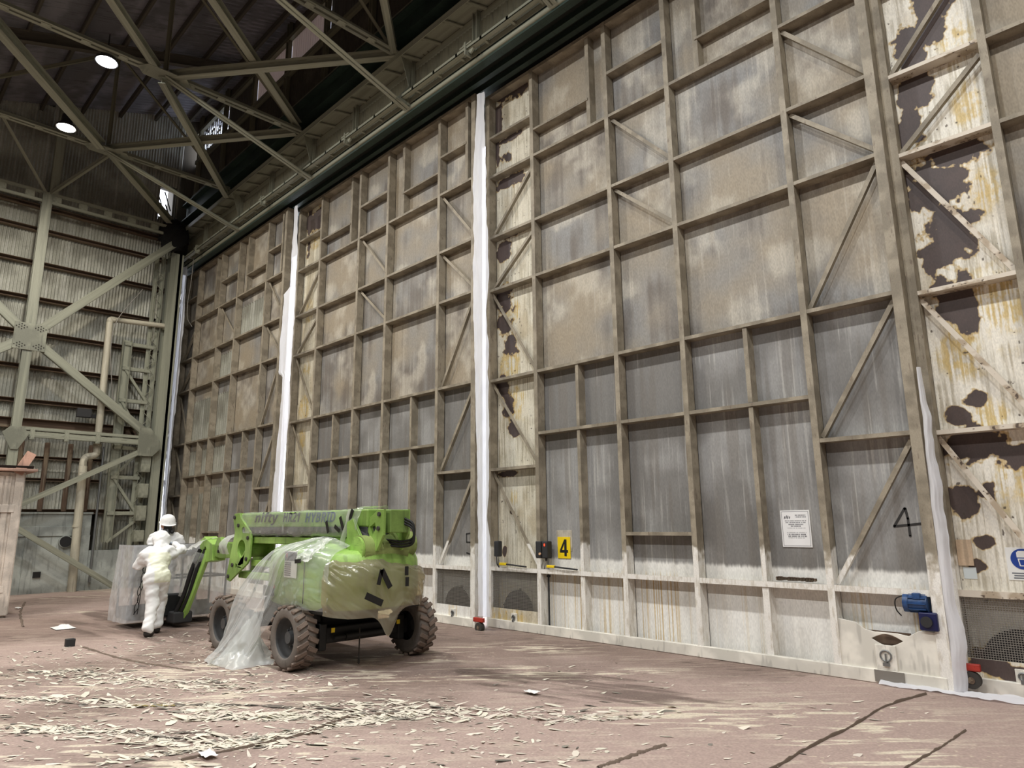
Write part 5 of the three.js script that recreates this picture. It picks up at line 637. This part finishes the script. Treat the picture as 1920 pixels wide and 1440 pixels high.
function flakes(name, count, place, size, mat, label) {     // curled scrapings of paint, too many to count
  const v = [], geo = flat(grid(3, 2, (u, w) => { const a = (u - 0.5) * 1.5; return V(Math.sin(a) * 0.62, 0.12 * (1 - Math.cos(a)) * 2 + 0.01, (w - 0.5) * (0.35 + 0.65 * Math.sin(u * 3.4 + 0.3)) + 0.25 * (u - 0.5) ** 2); })), im = new THREE.InstancedMesh(geo, mat, count), m = new THREE.Matrix4(), e = new THREE.Euler(), q = new THREE.Quaternion(), c = new THREE.Color();
  for (let i = 0; i < count; i++) { const [x, z, along] = place(i), s = size * (0.25 + 1.9 * rnd() ** 4); q.setFromEuler(e.set(rr(-0.25, 0.25), along ? Math.PI / 4 + rr(-0.45, 0.45) : rr(0, 6.3), rr(-0.2, 0.2))); m.compose(V(x, 0.004, z), q, V(s * rr(0.9, 4.2), s * rr(0.1, 0.5), s * rr(0.4, 1.1))); im.setMatrixAt(i, m); const k = rnd() < 0.1 ? rr(0.15, 0.4) : rr(0.75, 1); im.setColorAt(i, c.setRGB(0.8 * k, 0.74 * k * rr(0.96, 1.02), 0.61 * k)); }
  im.name = numbered(name); im.userData = { label, category: 'paint scrapings', kind: 'stuff' }; scene.add(shadows(im)); return im;
}
const FL = std(0xffffff, { roughness: 0.85, side: THREE.DoubleSide });
const RIDGES = [[-8.4, -1.4, -4.9, -3.75, 0.12], [-7.4, -1.2, -5.0, -2.6, 0.14], [-6.4, -2.35, -5.1, -3.62, 0.1], [-5.5, -1.9, -5.1, -3.7, 0.1], [-9.5, -2.2, -6.9, -3.1, 0.15], [-6.0, -3.4, -3.6, -4.9, 0.2]];
flakes('paint_scrapings', 4800, () => { const [x0, z0, x1, z1, w] = RIDGES[Math.floor(rnd() * RIDGES.length)], t = rnd(), j = (rnd() + rnd() + rnd() - 1.5) * w * 2.6; const wob = (fbm(t * 5 + x0 * 3, 2, 3) - 0.5) * 0.7; return [mix(x0, x1, t) + j * 0.6 + wob * 0.5, mix(z0, z1, t) - j - wob, rnd() < 0.75]; }, 0.04, FL, 'drifts of cream paint scrapings across the floor in front of the lift');
flakes('paint_scrapings', 4200, () => { const x = -3.2 - 8 * rnd() ** 1.1, z = -1.0 - 3.2 * rnd(); return [x, z, rnd() < 0.7]; }, 0.028, FL, 'loose cream paint scrapings scattered over the floor at the left front');
flakes('paint_scrapings', 260, () => [rr(-5.5, -1.8), rr(-6.8, -4.3), true], 0.03, FL, 'sparse cream paint scrapings near the foot of door leaf 4');
const scrap = (pts, w, mat, label) => { const c = new THREE.CatmullRomCurve3(pts.map(([x, z]) => V(x, 0.012, z))); const s = rr(0, 50); const g = grid(40, 3, (u, v) => { const p = c.getPoint(u), t = c.getTangent(u), k = 1.3 * Math.max(0.05, fbm(u * 16 + s, 3, 3) - 0.2); return V(p.x - t.z * ((v - 0.5) * w * k + 0.05 * (fbm(u * 8 + s, 9, 2) - 0.5)), 0.004 + 0.018 * fbm(u * 7 + s, v * 2, 2) * k, p.z + t.x * (v - 0.5) * w * k); }); return single('torn_strip', flat(g), mat, label, 'scrap', 'torn dark strips on the floor'); };
const GUM = std(0x6a625a, { roughness: 0.8, side: THREE.DoubleSide });
scrap([[-8.5, -1.4], [-8.1, -1.65], [-7.5, -1.95]], 0.06, GUM, 'thin black strip of tape at the left edge of the floor'); scrap([[-6.0, -2.2], [-5.75, -2.38], [-5.45, -2.42]], 0.05, GUM, 'curled dark strip lying left of the long cream seam'); scrap([[-6.9, -2.5], [-6.4, -2.95], [-5.9, -3.25]], 0.12, GUM, 'broad dark torn strip in the drift in front of the lift'); scrap([[-5.9, -3.3], [-5.5, -3.55], [-5.15, -3.8]], 0.09, GUM, 'dark torn strip at the right end of the drift below the lift'); scrap([[-6.4, -1.95], [-6.0, -2.05], [-5.7, -2.25]], 0.07, GUM, 'dark torn strip near the bottom left of the floor'); scrap([[-7.2, -2.2], [-7.0, -2.35], [-6.85, -2.5]], 0.08, std(0x8a7a4a, { roughness: 0.8 }), 'olive brown scrap beside the broad dark strip');
single('black_block', rbox(0.1, 0.1, 0.11, 0.008, -11.25, 0.05, -2.65), M.charcoal, 'small black block standing alone on the floor left of the wheels', 'block');
single('white_rag', (() => { const g = grid(20, 14, (u, v) => V(-13.5 + u * 0.42, 0.012 + 0.08 * fbm(u * 6, v * 5, 3) * Math.sin(u * 3.14) * Math.sin(v * 3.14), -3.15 + v * 0.28)); return flat(g); })(), M.white, 'crumpled white rag on the floor near the end wall', 'rag');
for (const [x, z, l] of [[-17.2, -3.1, 'small white scrap of paper nearest the end wall'], [-5.3, -2.2, 'white scrap of paper on the drift at the bottom'], [-4.85, -5.05, 'white scrap of paper right of the lift']]) single('paper_scrap', (() => { const s = rr(0, 40); return flat(grid(8, 6, (u, v) => V(x + u * 0.16, 0.01 + 0.03 * fbm(u * 4 + s, v * 3, 2), z + v * 0.09))); })(), M.white, l, 'paper', 'paper scraps');
{ const alpha = texture(512, 256, (u, v) => { const e = Math.min(1, 2.2 * (1 - Math.hypot((u - 0.5) * 2, (v - 0.5) * 2))), k = 255 * clamp(smooth(0.42, 0.75, fbm(u * 7, v * 14, 4) * 0.9 + e * 0.35 - 0.1) * smooth(0, 0.5, e) * 0.4); return [k, k, k]; }, { srgb: false }); alpha.wrapS = alpha.wrapT = THREE.ClampToEdgeWrapping;
  const dirt = std(0x5d4e46, { roughness: 0.9, alphaMap: alpha, transparent: true });
  for (const [x, z, w, d, a] of [[-4.7, -5.55, 3.4, 1.3, 0.25], [-12.5, -4.2, 7, 2.6, 0.1]]) mesh('dark_floor_patch', flat(new THREE.PlaneGeometry(w, d).rotateX(-Math.PI / 2).rotateY(a).translate(x, 0.003, z)), dirt, floor); }  // stain near the doors; the far patch just darkens the floor
// ---------------------------------------------------------------- lamps
const lampGeo = [cyl(0.17, 0.17, 0.02, 28)], shadeGeo = flat(new THREE.LatheGeometry([[0.19, 0], [0.2, 0.01], [0.19, 0.05], [0.11, 0.12], [0.1, 0.3], [0.03, 0.32], [0, 0.32]].map(([x, y]) => new THREE.Vector2(x, y)), 28));
const GLOW = { warm: std(0xffffff, { emissive: LAMP_COLOR.warm, emissiveIntensity: 14 }), cool: std(0xffffff, { emissive: LAMP_COLOR.cool, emissiveIntensity: 14 }) };
const LAMP_LABEL = (i) => (i === 0 ? 'warm glowing high bay lamp nearest the corner column' : i === 2 ? 'white glowing high bay lamp under the slotted roof chord' : 'high bay lamp out of view ' + ['by the end wall', 'left of the lift', 'over the lift', 'over door leaf 4', 'above the viewer', 'right of the viewer', 'by the right end wall'][Math.floor(i / 2)] + ', ' + ['row nearest the doors', 'row behind the viewer'][i % 2]);
LAMPS.forEach(([x, y, z, tone], i) => {
  const l = thing('high_bay_lamp', LAMP_LABEL(i), 'lamp', [x, y, z], 'high bay lamps');
  mesh('lens', lampGeo[0].clone().translate(0, 0, 0), GLOW[tone], l); mesh('housing', shadeGeo.clone().translate(0, -0.005, 0), M.charcoal, l); mesh('hanger', rod(V(0, 0.3, 0), V(0, 0.6, 0), 0.012), M.charcoal, l);
  const a = new THREE.RectAreaLight(LAMP_COLOR[tone], LAMP_POWER, 0.32, 0.32); a.position.set(0, -0.03, 0); a.lookAt(0, -5, 0); a.rotation.set(-Math.PI / 2, 0, 0); l.add(a);
});
renderer.render(scene, camera);
